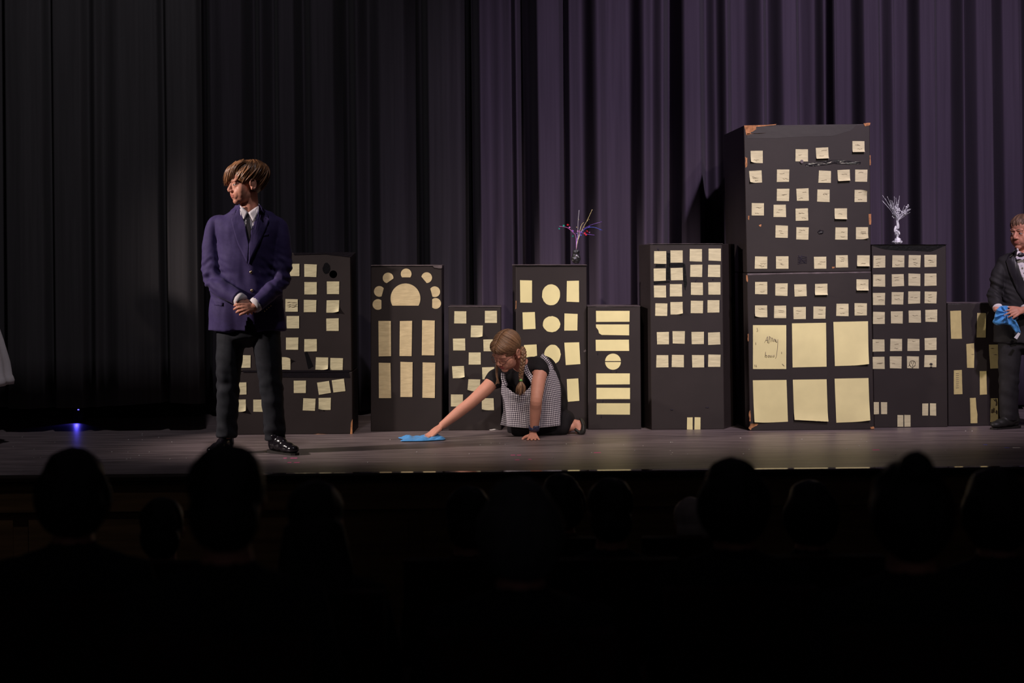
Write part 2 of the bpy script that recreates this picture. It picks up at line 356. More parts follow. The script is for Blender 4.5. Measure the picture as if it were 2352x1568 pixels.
# ------------------------------------------------------------------ cardboard skyline
rn = random.Random(11)
def prism(parent, name, tl, tr, br, bl, D, depth, bdl=0.0, bdr=0.0, m=None, bev=0.004, top_drop=0.0):
    F = [W(*p, D) for p in (tl, tr, br, bl)]
    Bk = [f + Vector((bdl if i in (0, 3) else bdr, depth, 0)) for i, f in enumerate(F)]
    v = F + Bk
    fs = [(0, 3, 2, 1), (4, 5, 6, 7), (0, 1, 5, 4), (1, 2, 6, 5), (2, 3, 7, 6), (3, 0, 4, 7)]
    o = obj(name, v, fs, m or MT['card'], parent, False)
    md = o.modifiers.new('bev', 'BEVEL'); md.width = bev; md.segments = 2
    return o
def sheet(parent, name, quad, D, m, curl=None, off=0.0016, n=6, wav=0.0009):
    """paper sheet stuck on a front face: bilinear grid with wrinkles and one lifted corner or edge"""
    q = [W(*p, D) for p in quad]; vs_ = []; fs = []; sd = rn.uniform(0, 50)
    for j in range(n + 1):
        for i in range(n + 1):
            u, t = i / n, j / n
            p = (q[0] * (1 - u) + q[1] * u) * (1 - t) + (q[3] * (1 - u) + q[2] * u) * t
            lift = off + wav * (1 + noise.noise(Vector((u * 1.2 + sd, t * 4 + sd, sd))))
            c = 0.0
            if curl:
                if curl == 'b': c = max(0, t - 0.72) / 0.28
                else:
                    a = (1 - u) if 'l' in curl else u
                    b = t if 'b' in curl else (1 - t)
                    c = max(0, a + b - 1.45) / 0.55
            lift += 0.016 * c ** 1.6
            p = p + Vector((0, -lift, 0.008 * c * c * (1 if (curl and 'b' in curl) else -1)))
            vs_.append(p)
    for j in range(n):
        for i in range(n):
            a = j * (n + 1) + i; fs.append((a, a + n + 1, a + n + 2, a + 1))
    return obj(name, vs_, fs, m, parent, True)
def nq(cx, cy, w_, h_, rot=0.0, jit=0.5):
    c, s = math.cos(math.radians(rot)), math.sin(math.radians(rot)); out = []
    for a, b in ((-1, -1), (1, -1), (1, 1), (-1, 1)):
        x, y = a * w_ / 2, b * h_ / 2
        out.append((cx + x * c + y * s + rn.uniform(-jit, jit), cy - x * s + y * c + rn.uniform(-jit, jit)))
    return out
def shape(parent, name, pts, D, m, off=0.002, th=0.0006):
    """flat cut-out: outline polygon with a little thickness"""
    A = [W(x, y, D) + Vector((0, -off, 0)) for x, y in pts]; B = [a + Vector((0, th, 0)) for a in A]; n = len(A)
    fs = [tuple(range(n - 1, -1, -1)), tuple(range(n, 2 * n))] + [(i, (i + 1) % n, n + (i + 1) % n, n + i) for i in range(n)]
    o = obj(name, A + B, fs, m, parent, False)
    return o
def strokes(parent, name, lines, D, m, wpx=1.0, off=0.0048):
    vf = VF()
    for ln in lines:
        P = [W(x, y, D) + Vector((0, -off, 0)) for x, y in ln]
        vf.tube(P, wpx * D / FPX / 2, n=5)
    return vf.make(name, m, parent)
def jag(pts, amp=1.2, k=3):
    out = []
    for (x0, y0), (x1, y1) in zip(pts, pts[1:] + pts[:1]):
        for i in range(k):
            t = i / k; out.append((x0 + (x1 - x0) * t + (rn.uniform(-amp, amp) if i else 0), y0 + (y1 - y0) * t + (rn.uniform(-amp, amp) if i else 0)))
    return out
def arc(cx, cy, rx, ry=None, a0=0, a1=360, n=28, jit=0.0):
    ry = ry or rx
    return [(cx + (rx + rn.uniform(-jit, jit)) * math.cos(math.radians(a0 + (a1 - a0) * i / n)), cy + (ry + rn.uniform(-jit, jit)) * math.sin(math.radians(a0 + (a1 - a0) * i / n))) for i in range(n + (0 if a1 - a0 >= 360 else 1))]
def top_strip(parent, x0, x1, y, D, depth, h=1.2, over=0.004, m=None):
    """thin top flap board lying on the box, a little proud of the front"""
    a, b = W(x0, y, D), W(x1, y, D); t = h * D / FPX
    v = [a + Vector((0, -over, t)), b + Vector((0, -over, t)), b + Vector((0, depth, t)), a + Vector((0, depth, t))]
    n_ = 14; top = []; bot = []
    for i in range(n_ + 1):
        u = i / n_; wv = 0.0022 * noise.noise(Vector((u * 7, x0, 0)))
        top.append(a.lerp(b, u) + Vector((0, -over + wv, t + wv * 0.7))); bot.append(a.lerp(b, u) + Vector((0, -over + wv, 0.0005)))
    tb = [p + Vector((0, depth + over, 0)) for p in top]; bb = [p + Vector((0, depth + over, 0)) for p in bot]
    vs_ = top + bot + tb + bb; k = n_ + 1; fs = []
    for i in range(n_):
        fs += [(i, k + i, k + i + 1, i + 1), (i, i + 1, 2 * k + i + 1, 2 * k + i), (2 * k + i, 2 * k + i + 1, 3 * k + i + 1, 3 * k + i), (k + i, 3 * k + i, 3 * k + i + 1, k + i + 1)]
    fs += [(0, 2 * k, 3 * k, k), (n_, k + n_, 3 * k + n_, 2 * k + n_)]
    return obj('top_flap', vs_, fs, m or MT['edge'], parent, False)  # lighter default colour paints the highlight along the top edge
def bld(cx, ybase, D, label, name='cardboard_building'):
    p = W(cx, ybase, D); p.z = 0
    return thing(name, p, label, 'stage prop', 'cardboard skyscraper props along the stage')
def gnd(px, D):     # image row of the stage floor at that column and depth
    y = PY0 + CAMH * FPX / D
    return y - (px - PX0) * math.sin(ROLL)
def notes(parent, D, conv, lst, w_, h_, m=None, curls={}, rots={}, rj=1.2):
    for i, (x, y) in enumerate(lst):
        px, py = conv(x, y)
        sheet(parent, 'paper_window', nq(px, py, w_, h_, rots.get(i, rn.uniform(-rj, rj))), D, m or MT['note'], curls.get(i))

# 1: left block behind the boy in navy (two stacked boxes)
D = 10.86; b = bld(665, 998, D, 'black cardboard block with a round hole and taped seam behind the boy in navy')
cv = lambda x, y: (530 + x / 3.484, 560 + y / 3.484)
up = prism(b, 'upper_box', (519, 581), (805, 580), (808, 852), (521, 853), D, 0.39)
lo = prism(b, 'lower_box', (521, 854.5), (809, 853.5), (810, gnd(810, D)), (522, gnd(522, D)), D - 0.006, 0.40)
hc = W(*cv(820, 243), D)
vf = VF(); vf.tube([hc + Vector((0, -0.02, 0)), hc + Vector((0, 0.2, 0))], 9.0 * D / FPX, n=28, cap=0)
ct = obj('tmpcut', vf.v, vf.f, MT['card_dark'], None, False)
md = up.modifiers.new('hole', 'BOOLEAN'); md.object = ct; md.operation = 'DIFFERENCE'
dg = bpy.context.evaluated_depsgraph_get(); me = bpy.data.meshes.new_from_object(up.evaluated_get(dg)); up.modifiers.clear(); up.data = me
bpy.data.objects.remove(ct, do_unlink=True)
L1 = [(500, 208), (638, 213), (640, 355), (818, 350), (488, 491), (635, 496), (817, 500), (497, 627), (814, 646), (492, 798), (639, 810), (427, 955), (729, 958), (847, 962), (110, 940), (347, 795)]
notes(b, D, cv, L1, 28.5, 28.5, curls={6: 'rb', 11: 'rt', 12: 'rb'})
L2 = [(552, 1143), (745, 1150), (863, 1133), (627, 1285), (752, 1280), (76, 1157), (73, 1294), (230, 1294), (370, 1294), (350, 1120)]
notes(b, D - 0.006, cv, L2, 28, 28, curls={4: 'lb', 6: 'rb'}, rots={1: 9, 2: 7, 3: -3})
xs = lambda a: cv(*a)
shape(b, 'tape_strip', [xs(p) for p in jag([(95, 1012), (950, 1008), (950, 1024), (95, 1027)], 0.9)], D - 0.006, MT['tape'], 0.003)
shape(b, 'tape_strip', [xs(p) for p in jag([(380, 1030), (940, 1026), (955, 1070), (380, 1066)], 0.8)], D - 0.006, MT['tape'], 0.0022)
shape(b, 'tape_strip', [xs(p) for p in jag([(500, 70), (1000, 66), (960, 105), (870, 95), (760, 82), (505, 88)], 1.5)], D, MT['tape'], 0.003)
shape(b, 'paint_patch', [xs(p) for p in arc(765, 195, 28, 45, n=14, jit=4)], D, MT['card_dark'], 0.0012)
shape(b, 'paint_patch', [xs(p) for p in jag([(590, 870), (610, 860), (660, 980), (620, 1000)], 3)], D, MT['card_dark'], 0.0012)
shape(b, 'torn_patch', [xs(p) for p in jag([(625, 1528), (700, 1518), (900, 1522), (925, 1532), (630, 1534)], 2)], D - 0.006, MT['torn'], 0.0016)
shape(b, 'torn_patch', [xs(p) for p in jag([(962, 1432), (975, 1400), (974, 1520), (955, 1525)], 2)], D - 0.006, MT['torn'], 0.0016)
strokes(b, 'pencil_crease_marks', [[xs((450 + i * 13, 468 + k * 16 + rn.uniform(-5, 5))) for i in range(7)] for k in range(3)], D, MT['pencil'], 0.8)

# 2: arched "sunburst" block
D = 10.98; b = bld(933, 989, D, 'black cardboard block with a half-moon window ringed by small discs')
cv = lambda x, y: (840 + x / 3.734, 590 + y / 3.734); s = 1 / 3.734
prism(b, 'box_body', (852, 611), (1015, 611), (1015.4, gnd(1015, D)), (851.5, gnd(852, D)), D, 0.36)
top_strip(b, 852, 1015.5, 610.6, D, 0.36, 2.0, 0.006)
for cx_, cy_, a0 in ((192, 180, 55), (347, 145, 90), (523, 177, 140), (117, 295, 15), (592, 298, 165), (105, 407, 0), (600, 398, 180)):
    half = 50
    pts = [cv(cx_ + 46 * math.cos(math.radians(a)), cy_ + 46 * math.sin(math.radians(a))) for a in [a0 + half + (360 - 2 * half) * i / 26 for i in range(27)]]
    shape(b, 'paper_window', pts, D, MT['tan'])
pts = [cv(341 + 128 * math.cos(math.radians(a)), 355 + 128 * math.sin(math.radians(a))) for a in [151 + 238 * i / 36 for i in range(37)]]
shape(b, 'paper_window', pts, D, MT['tan'])
for x, y, w_, h_ in ((163, 700, 104, 302), (343, 698, 104, 300), (537, 694, 106, 300), (164, 1058, 104, 302), (349, 1050, 104, 300), (540, 1056, 106, 302)):
    sheet(b, 'paper_window', nq(*cv(x, y), w_ * s, h_ * s, rn.uniform(-.8, .8)), D, MT['tan'], n=8, wav=0.0016)
shape(b, 'torn_patch', [cv(*p) for p in jag([(570, 68), (655, 75), (650, 98), (585, 90)], 3)], D, MT['edge'], 0.0075)

# 3: small block with scattered notes behind the girl's arm
D = 11.0; b = bld(1091, 988, D, 'low black cardboard block with scattered square notes behind the reaching arm')
prism(b, 'box_body', (1030, 705), (1150.7, 705), (1152, gnd(1152, D)), (1030.7, gnd(1031, D)), D, 0.33)
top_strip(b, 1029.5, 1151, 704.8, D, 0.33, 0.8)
L = [(812, 517), (1073, 513), (953, 638), (800, 750), (1062, 757), (935, 870), (795, 987), (1052, 995), (928, 1100), (782, 1230), (1047, 1262)]
notes(b, D, cv, L, 27.6, 27.6, curls={2: 'rb', 6: 'rb', 8: 'lb', 10: 'lb'}, rots={6: 3, 8: -3}, m=MT['note'])
shape(b, 'torn_patch', [cv(*p) for p in jag([(1060, 1480), (1095, 1474), (1140, 1480), (1070, 1486)], 3)], D, MT['white'], 0.0016)

# 4: block with discs behind the kneeling girl
D = 11.02; b = bld(1266, 986, D, 'black cardboard block with round paper windows behind the kneeling girl')
cv = lambda x, y: (1160 + x / 3.824, 590 + y / 3.824); s = 1 / 3.824
prism(b, 'box_body', (1184.3, 610), (1347.5, 609), (1349, gnd(1349, D)), (1186.5, gnd(1186, D)), D, 0.4, bdl=-0.02)
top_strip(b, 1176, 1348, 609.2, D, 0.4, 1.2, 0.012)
for x, y, w_, h_, r in ((185, 304, 102, 196, 0), (595, 302, 110, 186, -1), (210, 558, 108, 150, 1), (580, 572, 118, 150, -1), (225, 845, 112, 150, 1), (592, 848, 130, 195, 3), (597, 1166, 104, 200, 3)):
    sheet(b, 'paper_window', nq(*cv(x, y), w_ * s, h_ * s, r, 0.8), D, MT['big'])
for x, y, rx, ry in ((404, 332, 80, 92), (408, 590, 77, 70), (417, 855, 72, 85)):
    shape(b, 'paper_window', [cv(*p) for p in arc(x, y, rx, ry, n=30, jit=2.2)], D, MT['big'])
shape(b, 'torn_patch', [cv(*p) for p in jag([(93, 385), (100, 385), (99, 450), (92, 460)], 2)], D, MT['torn'], 0.0016)
shape(b, 'torn_patch', [cv(*p) for p in jag([(690, 825), (710, 810), (712, 830), (695, 836)], 3)], D, MT['edge'], 0.0016)

# 5: low block with horizontal strips
D = 10.97; b = bld(1411, 986, D, 'low black cardboard block with horizontal strip windows and one split disc')
prism(b, 'box_body', (1350.2, 704), (1470.6, 703.5), (1472.8, gnd(1472, D)), (1350.8, gnd(1351, D)), D, 0.33)
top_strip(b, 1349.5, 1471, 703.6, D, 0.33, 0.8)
for x, y, w_, h_ in ((946, 521, 294, 95), (943, 775, 293, 97), (949, 1070, 295, 97), (950, 1198, 294, 100), (950, 1333, 294, 100)):
    sheet(b, 'paper_window', nq(*cv(x, y), w_ * s, h_ * s, 0.2, 0.4), D, MT['big'], n=8, wav=0.0006)
shape(b, 'paper_window', [cv(*p) for p in [(798, 592), (1090, 592), (1090, 688), (850, 684), (826, 670), (818, 640), (800, 618)]], D, MT['big'])
shape(b, 'paper_window', [cv(*p) for p in arc(948, 914, 69, 66, 180, 360, 22)], D, MT['big'])
shape(b, 'paper_window', [cv(*p) for p in arc(948, 922, 69, 68, 0, 180, 22)], D, MT['big'])
strokes(b, 'paint_drip', [[cv(812, 822), cv(813, 860)], [cv(927, 990), cv(928, 1020)], [cv(977, 988), cv(977, 1020)], [cv(845, 1382), cv(846, 1414)], [cv(858, 1250), cv(858, 1278)]], D, MT['ink'], 1.2, 0.001)

# 6: block with splayed sides
D = 10.92; b = bld(1578, 986, D, 'black cardboard block with splayed side panels and paired square windows')
cv = lambda x, y: (1450 + x / 3.408, 540 + y / 3.408); s = 1 / 3.408
prism(b, 'box_body', (1493, 561), (1658.5, 560), (1663.5, gnd(1663, D)), (1496.5, gnd(1497, D)), D, 0.27, bdl=-0.05, bdr=0.112)
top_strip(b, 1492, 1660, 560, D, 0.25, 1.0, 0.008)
L = [(226, 174), (355, 166), (505, 157), (653, 152), (222, 309), (356, 304), (508, 279), (648, 279), (225, 440), (350, 431), (513, 419), (650, 416), (234, 582), (354, 571), (514, 561), (643, 557), (248, 805), (370, 800), (520, 805), (648, 808), (243, 986), (364, 984), (523, 986), (650, 983)]
notes(b, D, cv, L, 27.9, 28.2, curls={13: 'rb'})
for x, w_ in ((458, 45), (518, 48)):
    sheet(b, 'paper_window', nq(*cv(x, 1472), w_ * s, 94 * s, 0, 0.4), D, MT['big'])
for pts in ([(192, 222), (268, 222), (266, 250), (190, 252)], [(278, 140), (305, 140), (304, 350), (272, 350)], [(300, 220), (405, 218), (408, 248), (300, 250)], [(175, 362), (300, 356), (300, 372), (176, 388)], [(406, 215), (422, 230), (436, 380), (424, 432), (412, 400), (404, 330)]):
    shape(b, 'paint_patch', [cv(*p) for p in jag(pts, 4)], D, MT['card_dark'], 0.0011)
strokes(b, 'paint_drip', [[cv(500, 365), cv(508, 345)], [cv(638, 340), cv(640, 352)], [cv(205, 100), cv(212, 118)], [cv(575, 955), cv(583, 1032)], [cv(583, 1348), cv(605, 1349)], [cv(308, 1365), cv(326, 1366)]], D, MT['ink'], 2.0, 0.001)

# 7: the tall tower of two stacked boxes
D = 10.82; b = bld(1862, 988, D, 'tallest black cardboard tower, two stacked boxes with six large yellow panes below')
cv = lambda x, y: (1640 + x / 3.921, 260 + y / 3.921); cw = lambda x, y: (1640 + x / 3.921, 600 + y / 3.921); s = 1 / 3.921
prism(b, 'upper_box', (1708, 288), (1998, 284.5), (2000.5, 623), (1715.5, 626), D, 0.86, bdl=-0.02)
prism(b, 'lower_box', (1715.8, 627), (2001, 624), (2008, gnd(2008, D - .008)), (1722, gnd(1722, D - .008)), D - 0.008, 0.86, bdl=-0.03)
LU = [(384, 393), (790, 380), (975, 365), (1300, 306), (375, 572), (622, 563), (997, 572), (1168, 565), (1325, 562), (620, 735), (798, 733), (985, 742), (1320, 745), (394, 866), (592, 880), (791, 912), (1141, 910), (610, 1066), (795, 1081), (1146, 1084), (1332, 1080), (423, 1345), (615, 1343), (956, 1345), (1150, 1334), (1344, 1333)]
notes(b, D, cv, LU, 28.2, 28.2, curls={0: 'lb', 2: 'b', 3: 'b', 4: 'lb', 7: 'b', 12: 'rt', 16: 'b', 20: 'rb', 25: 'b'}, rots={2: 2, 4: 3, 6: -2, 7: 3})
LL = [(424, 241), (606, 254), (778, 260), (964, 258), (1336, 218), (423, 450), (595, 454), (771, 465), (949, 462), (1155, 437), (1321, 431)]
notes(b, D - .008, cw, LL, 28.2, 28.2, curls={3: 'b', 4: 'b', 5: 'lb'})
for q, c in (([(350, 574), (650, 574), (650, 969), (350, 969)], None), ([(701, 558), (1008, 553), (1013, 948), (707, 955)], None), ([(1074, 545), (1386, 539), (1391, 934), (1088, 942)], 'rb'), ([(349, 1070), (652, 1067), (665, 1443), (361, 1457)], 'lb'), ([(709, 1065), (1013, 1061), (1026, 1452), (722, 1436)], 'b'), ([(1085, 1056), (1390, 1050), (1403, 1440), (1101, 1452)], 'rb')):
    sheet(b, 'paper_window', [cw(*p) for p in q], D - .008, MT['big'], c, n=10, wav=0.0014)
lz = lambda x, y: (1720 + x / 6.273, 730 + y / 6.273)
WR = [[(268, 262), (228, 350)], [(268, 262), (271, 358)], [(240, 322), (274, 312)], [(294, 260), (288, 362)], [(294, 264), (312, 278), (291, 312)], [(322, 282), (318, 342)], [(322, 290), (340, 284), (346, 336)], [(362, 300), (360, 338)], [(362, 306), (376, 300), (382, 340)], [(388, 306), (392, 342), (408, 346)], [(418, 306), (412, 430), (398, 540), (386, 578)],
      [(240, 488), (236, 560), (256, 566), (262, 540), (240, 532)], [(282, 535), (276, 560), (292, 564), (298, 540), (282, 535)], [(312, 535), (308, 560), (326, 560), (328, 536)], [(350, 535), (344, 560), (364, 558), (366, 530)]]
strokes(b, 'pencil_writing', [[lz(*p) for p in l] for l in WR], D - .008, MT['pencil'], 1.0, 0.0062)
strokes(b, 'pencil_writing', [[lz(118, 140), lz(128, 190), lz(112, 190)], [lz(98, 350), lz(100, 385)], [lz(85, 670), lz(90, 705)], [lz(105, 670), lz(110, 705)], [lz(470, 485), lz(472, 515)], [lz(480, 660), lz(510, 690)]], D - .008, MT['pencil'], 0.8, 0.0062)
shape(b, 'tape_strip', [cv(*p) for p in jag([(300, 225), (290, 120), (880, 112), (1290, 98), (1225, 160), (1060, 205), (840, 208), (560, 226)], 3)], D, MT['card_gloss'], 0.0008)
shape(b, 'torn_patch', [cv(*p) for p in jag([(268, 110), (560, 98), (556, 106), (380, 122), (372, 148), (330, 172), (318, 196), (290, 198), (282, 150)], 5)], D, MT['torn'], 0.0022)
shape(b, 'torn_patch', [cv(*p) for p in jag([(295, 182), (410, 184), (470, 178), (300, 190)], 2)], D, MT['torn'], 0.0022)
shape(b, 'torn_patch', [cv(*p) for p in jag([(1345, 92), (1408, 86), (1406, 106), (1362, 118)], 3)], D, MT['torn'], 0.0022)
for pts in ([(280, 392), (300, 402), (300, 470), (284, 492)], [(1400, 380), (1410, 380), (1410, 470), (1402, 470)], [(1392, 908), (1415, 904), (1414, 1002), (1396, 1004)], [(306, 925), (318, 925), (316, 960), (308, 958)], [(400, 1005), (425, 1000), (422, 1022), (408, 1018)], [(1060, 1384), (1088, 1380), (1085, 1394), (1064, 1396)]):
    shape(b, 'torn_patch', [cv(*p) for p in jag(pts, 3)], D, MT['torn'], 0.0018)
for pts in ([(288, 125), (302, 125), (304, 185), (294, 180)], [(302, 655), (312, 650), (312, 720), (305, 720)], [(314, 1360), (326, 1340), (330, 1440), (318, 1440)], [(310, 1500), (330, 1462), (400, 1462), (385, 1480), (340, 1500), (330, 1518)], [(1405, 1490), (1440, 1488), (1444, 1508), (1412, 1508)]):
    shape(b, 'torn_patch', [cw(*p) for p in jag(pts, 3)], D - .008, MT['torn'], 0.0018)
shape(b, 'tape_strip', [cv(*p) for p in jag([(822, 462), (900, 442), (1090, 418), (1325, 440), (1318, 458), (1220, 462), (1080, 452), (930, 474), (830, 478)], 3)], D, MT['tape'], 0.0028)
shape(b, 'paint_patch', [cv(*p) for p in arc(962, 1070, 28, 20, n=14, jit=5)], D, MT['tape'], 0.0028)
strokes(b, 'marker_scribble', [[cv(755, 1300 + k * 14), cv(800, 1288 + k * 15), cv(835, 1296 + k * 13)] for k in range(5)] + [[cv(760, 1280), cv(820, 1350)], [cv(790, 1275), cv(770, 1345)]], D, MT['ink'], 1.5, 0.0012)
shape(b, 'glue_blob', [cv(*p) for p in arc(789, 436, 15, 17, n=14)], D, MT['edge'], 0.008, 0.004)
shape(b, 'crease_edge', [cv(*p) for p in jag([(300, 1444), (800, 1432), (1412, 1424), (1412, 1436), (800, 1446), (302, 1458)], 2)], D - .008, MT['edge'], 0.0012)

def creases(parent, D, conv, lst, off=0.0045):
    lines = []
    for x, y in lst:
        px, py = conv(x, y)
        for _ in range(rn.choice((1, 2, 2, 3))):
            y0 = py + rn.uniform(-9, 9); x0 = px + rn.uniform(-9, 0); ln = rn.uniform(6, 13)
            lines.append([(x0 + ln * i / 4, y0 + rn.uniform(-1.1, 1.1)) for i in range(5)])
    strokes(parent, 'pencil_crease_marks', lines, D, MT['pencil'], 0.55, off)  # pencil scribbles that also paint the shade in paper creases
creases(b, D, cv, LU); creases(b, D - .008, cw, LL)

# 8: block with a regular grid of notes and the silver spray
D = 10.92; b = bld(2091, 981, D, 'black cardboard block with a tidy grid of small windows beneath the silver spray')
cv = lambda x, y: (1990 + x / 2.8, 440 + y / 2.8); s = 1 / 2.8
prism(b, 'box_body', (2001.5, 562.5), (2173, 561), (2177, gnd(2177, D)), (2008, gnd(2008, D)), D, 0.36)
top_strip(b, 2001, 2174, 562, D, 0.36, 1.0, 0.008, MT['tape'])
L = [(82, 450), (205, 448), (309, 447), (412, 446), (82, 571), (202, 569), (308, 566), (412, 566), (80, 690), (199, 686), (307, 681), (413, 680), (80, 812), (196, 808), (311, 803), (416, 798), (77, 988), (191, 985), (302, 985), (413, 980), (78, 1100), (188, 1097), (299, 1097), (411, 1089)]
notes(b, D, cv, L, 27.4, 27.8)
for x, y, w_, h_ in ((64, 1392, 33, 77), (113, 1391, 39, 77), (378, 1400, 38, 78), (428, 1400, 40, 78), (218, 1473, 38, 76), (264, 1473, 40, 76)):
    sheet(b, 'paper_window', nq(*cv(x, y), w_ * s, h_ * s, 0, 0.4), D, MT['note'])
creases(b, D, cv, L[:22])
sk = lambda x, y: (1960 + x / 6.533, 760 + y / 6.533)
strokes(b, 'ink_drawing', [[sk(*p) for p in arc(885, 488, 46, 46, 120, 420, 24)], [sk(860, 530), sk(890, 552), sk(905, 530)], [sk(900, 455), sk(896, 490)], [sk(866, 462), sk(870, 485)], [sk(890, 495), sk(893, 550)], [sk(848, 500), sk(825, 525)], [sk(905, 525), sk(930, 515)]], D, MT['ink'], 0.7, 0.0052)
strokes(b, 'ink_drawing', [[sk(1145, 485), sk(1180, 482)], [sk(1138, 498), sk(1188, 495)], [sk(1150, 512), sk(1178, 510)], [sk(1155, 478), sk(1153, 512)], [sk(1174, 478), sk(1172, 512)], [sk(1150, 532), sk(1180, 530)], [sk(1148, 540), sk(1178, 541)]], D, MT['ink'], 1.0, 0.0052)
shape(b, 'tape_strip', [cv(*p) for p in jag([(38, 348), (512, 346), (410, 386), (120, 372)], 2)], D, MT['card_dark'], 0.001)

# 9: low block beside the small boy
D = 10.97; b = bld(2237, 979, D, 'low black cardboard block with tall narrow windows beside the small boy')
cv = lambda x, y: (2180 + x / 4.483, 660 + y / 4.483); s = 1 / 4.483
prism(b, 'box_body', (2175.5, 697.5), (2296, 696.5), (2298, gnd(2298, D)), (2178, gnd(2178, D)), D, 0.3)
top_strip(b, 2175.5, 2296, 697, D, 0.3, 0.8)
for q in ([(10, 242), (122, 237), (131, 527), (20, 528)], [(288, 262), (378, 264), (376, 515), (282, 514)], [(176, 582), (256, 573), (259, 700), (256, 827), (184, 826), (180, 700)], [(410, 588), (501, 587), (503, 700), (505, 832), (424, 835), (414, 700)], [(48, 852), (130, 848), (137, 1097), (48, 1100)], [(314, 860), (383, 860), (389, 1100), (316, 1105)], [(213, 1137), (273, 1135), (280, 1240), (291, 1305), (290, 1396), (220, 1397)], [(430, 1141), (501, 1140), (504, 1388), (423, 1384)]):
    shape(b, 'paper_window', [cv(*p) for p in jag(q, 1.0, 2)], D, MT['olive'], 0.0022)
strokes(b, 'pencil_crease_marks', [[cv(70, 885 + k * 21), cv(98, 883 + k * 21)] for k in range(8)] + [[cv(420, 626), cv(452, 626)], [cv(450, 690), cv(484, 690)], [cv(230, 687), cv(252, 687)]], D, MT['pencil'], 0.9, 0.0035)
strokes(b, 'ink_writing', [[cv(474, 1145), cv(484, 1190), cv(478, 1215)], [cv(455, 1150), cv(470, 1170)], [cv(438, 1250), cv(432, 1290), cv(446, 1285)], [cv(455, 1240), cv(452, 1285)], [cv(465, 1282), cv(490, 1278)], [cv(482, 1262), cv(484, 1300)]], D, MT['ink'], 0.9, 0.0035)
# ------------------------------------------------------------------ people: shared builders
def frame(pos, yaw=0.0, pitch=0.0, roll=0.0, s=1.0):
    """head frame: face looks along local -Y; yaw turns it towards image left, pitch looks down"""
    R = Matrix.Rotation(-yaw, 3, 'Z') @ Matrix.Rotation(roll, 3, 'Y') @ Matrix.Rotation(pitch, 3, 'X')
    return (R, Vector(pos), s)
def fp(F, p): return F[1] + F[0] @ (Vector(p) * F[2])
def fe(vf, F, c, r, R=None, seg=18):
    r = (r, r, r) if isinstance(r, (int, float)) else r
    vf.ell(fp(F, c), tuple(x * F[2] for x in r), F[0] @ R if R else F[0], seg)
def ft(vf, F, pts, rad, **k):
    rad = [x * F[2] if isinstance(x, (int, float)) else tuple(y * F[2] for y in x) for x in (rad if isinstance(rad, (list, tuple)) else [rad] * len(pts))]
    vf.tube([fp(F, p) for p in pts], rad, **k)
def add_head(vf, F, soft=1.0, neck=True):
    e = lambda *a, **k: fe(vf, F, *a, **k)
    e((0, .016, .037), (.073, .091, .080), seg=28)
    e((0, -.030, -.020), (.060, .057, .084), seg=28)
    e((0, -.045, .046), (.061, .043, .050), seg=24)
    e((0, -.026, -.066), (.057 * soft, .052, .044), seg=24)
    for sx in (-1, 1): e((sx * .030, -.040, -.048), (.034 * soft, .036, .042), seg=22)
    e((0, -.062, -.094), (.025, .021, .019))
    for sx in (-1, 1):
        e((sx * .030, -.046, -.036), (.036 * soft, .0315, .042), seg=22)
        e((sx * .024, -.066, -.050), (.024, .019, .028))
        e((sx * .029, -.080, .019), (.028, .0095, .0085), Matrix.Rotation(sx * 0.28, 3, 'Z'))
        e((sx * .031, -.0715, .0045), (.0165, .0135, .0105))            # upper lid
        e((sx * .031, -.0715, -.0105), (.0155, .0115, .006))            # lower lid
        e((sx * .0115, -.093, -.036), (.0085, .010, .0075))             # nostril wing
        e((sx * .073, .012, -.012), (.010, .017, .027), Matrix.Rotation(-sx * .35, 3, 'Z'))
        rim = [(sx * .083, .012 + .018 * math.cos(a), -.010 + .029 * math.sin(a)) for a in [math.radians(d) for d in range(-90, 200, 24)]]
        ft(vf, F, rim, .0048, n=8)
        e((sx * .079, .004, -.036), (.007, .008, .009))                 # lobe
    ft(vf, F, [(0, -.080, .012), (0, -.091, -.010), (0, -.103, -.030)], [.0085, .0095, .0115], n=12)
    e((0, -.099, -.033), (.0115, .012, .0095))
    e((0, -.071, -.063), (.034, .017, .026))
    e((0, -.0865, -.0575), (.0225, .0065, .0052)); e((0, -.0850, -.0685), (.0195, .0070, .0060))
    if neck: ft(vf, F, [(0, .018, -.05), (0, .030, -.10), (0, .042, -.165)], [.050, .049, .056], n=18)
def eye_parts(parent, F, look=0.0, open_=True):
    for sx in (-1, 1):
        if not open_: continue
        vf = VF(); fe(vf, F, (sx * .031, -.0718, -.0035), .0124, seg=14); eb = vf.make('eye', MT['eye'], parent)
        vf = VF(); fe(vf, F, (sx * .031 + look, -.0806, -.0035), (.0068, .0044, .0062), seg=12); vf.make('iris', MT['iris'], eb)
def brows(parent, F, m, t=.0042):
    for sx in (-1, 1):
        vf = VF(); ft(vf, F, [(sx * .012, -.0870, .020), (sx * .028, -.0855, .0250), (sx * .047, -.0715, .021)], [t, t * 1.1, t * .5], n=8, sub=4)
        vf.make('eyebrow', m, parent)
def lips_fmat(v, f, F, idx=1):
    """material index per face: lips"""
    Ri = F[0].transposed(); out = []
    for p in f:
        c = sum((v[i] for i in p), Vector((0, 0, 0))) / len(p)
        l = Ri @ (c - F[1]) / F[2]
        out.append(idx if (abs(l.x) < .0235 - 0.6 * abs(l.z + .063) and -.0755 < l.z < -.0525 and l.y < -.080) else 0)
    return out
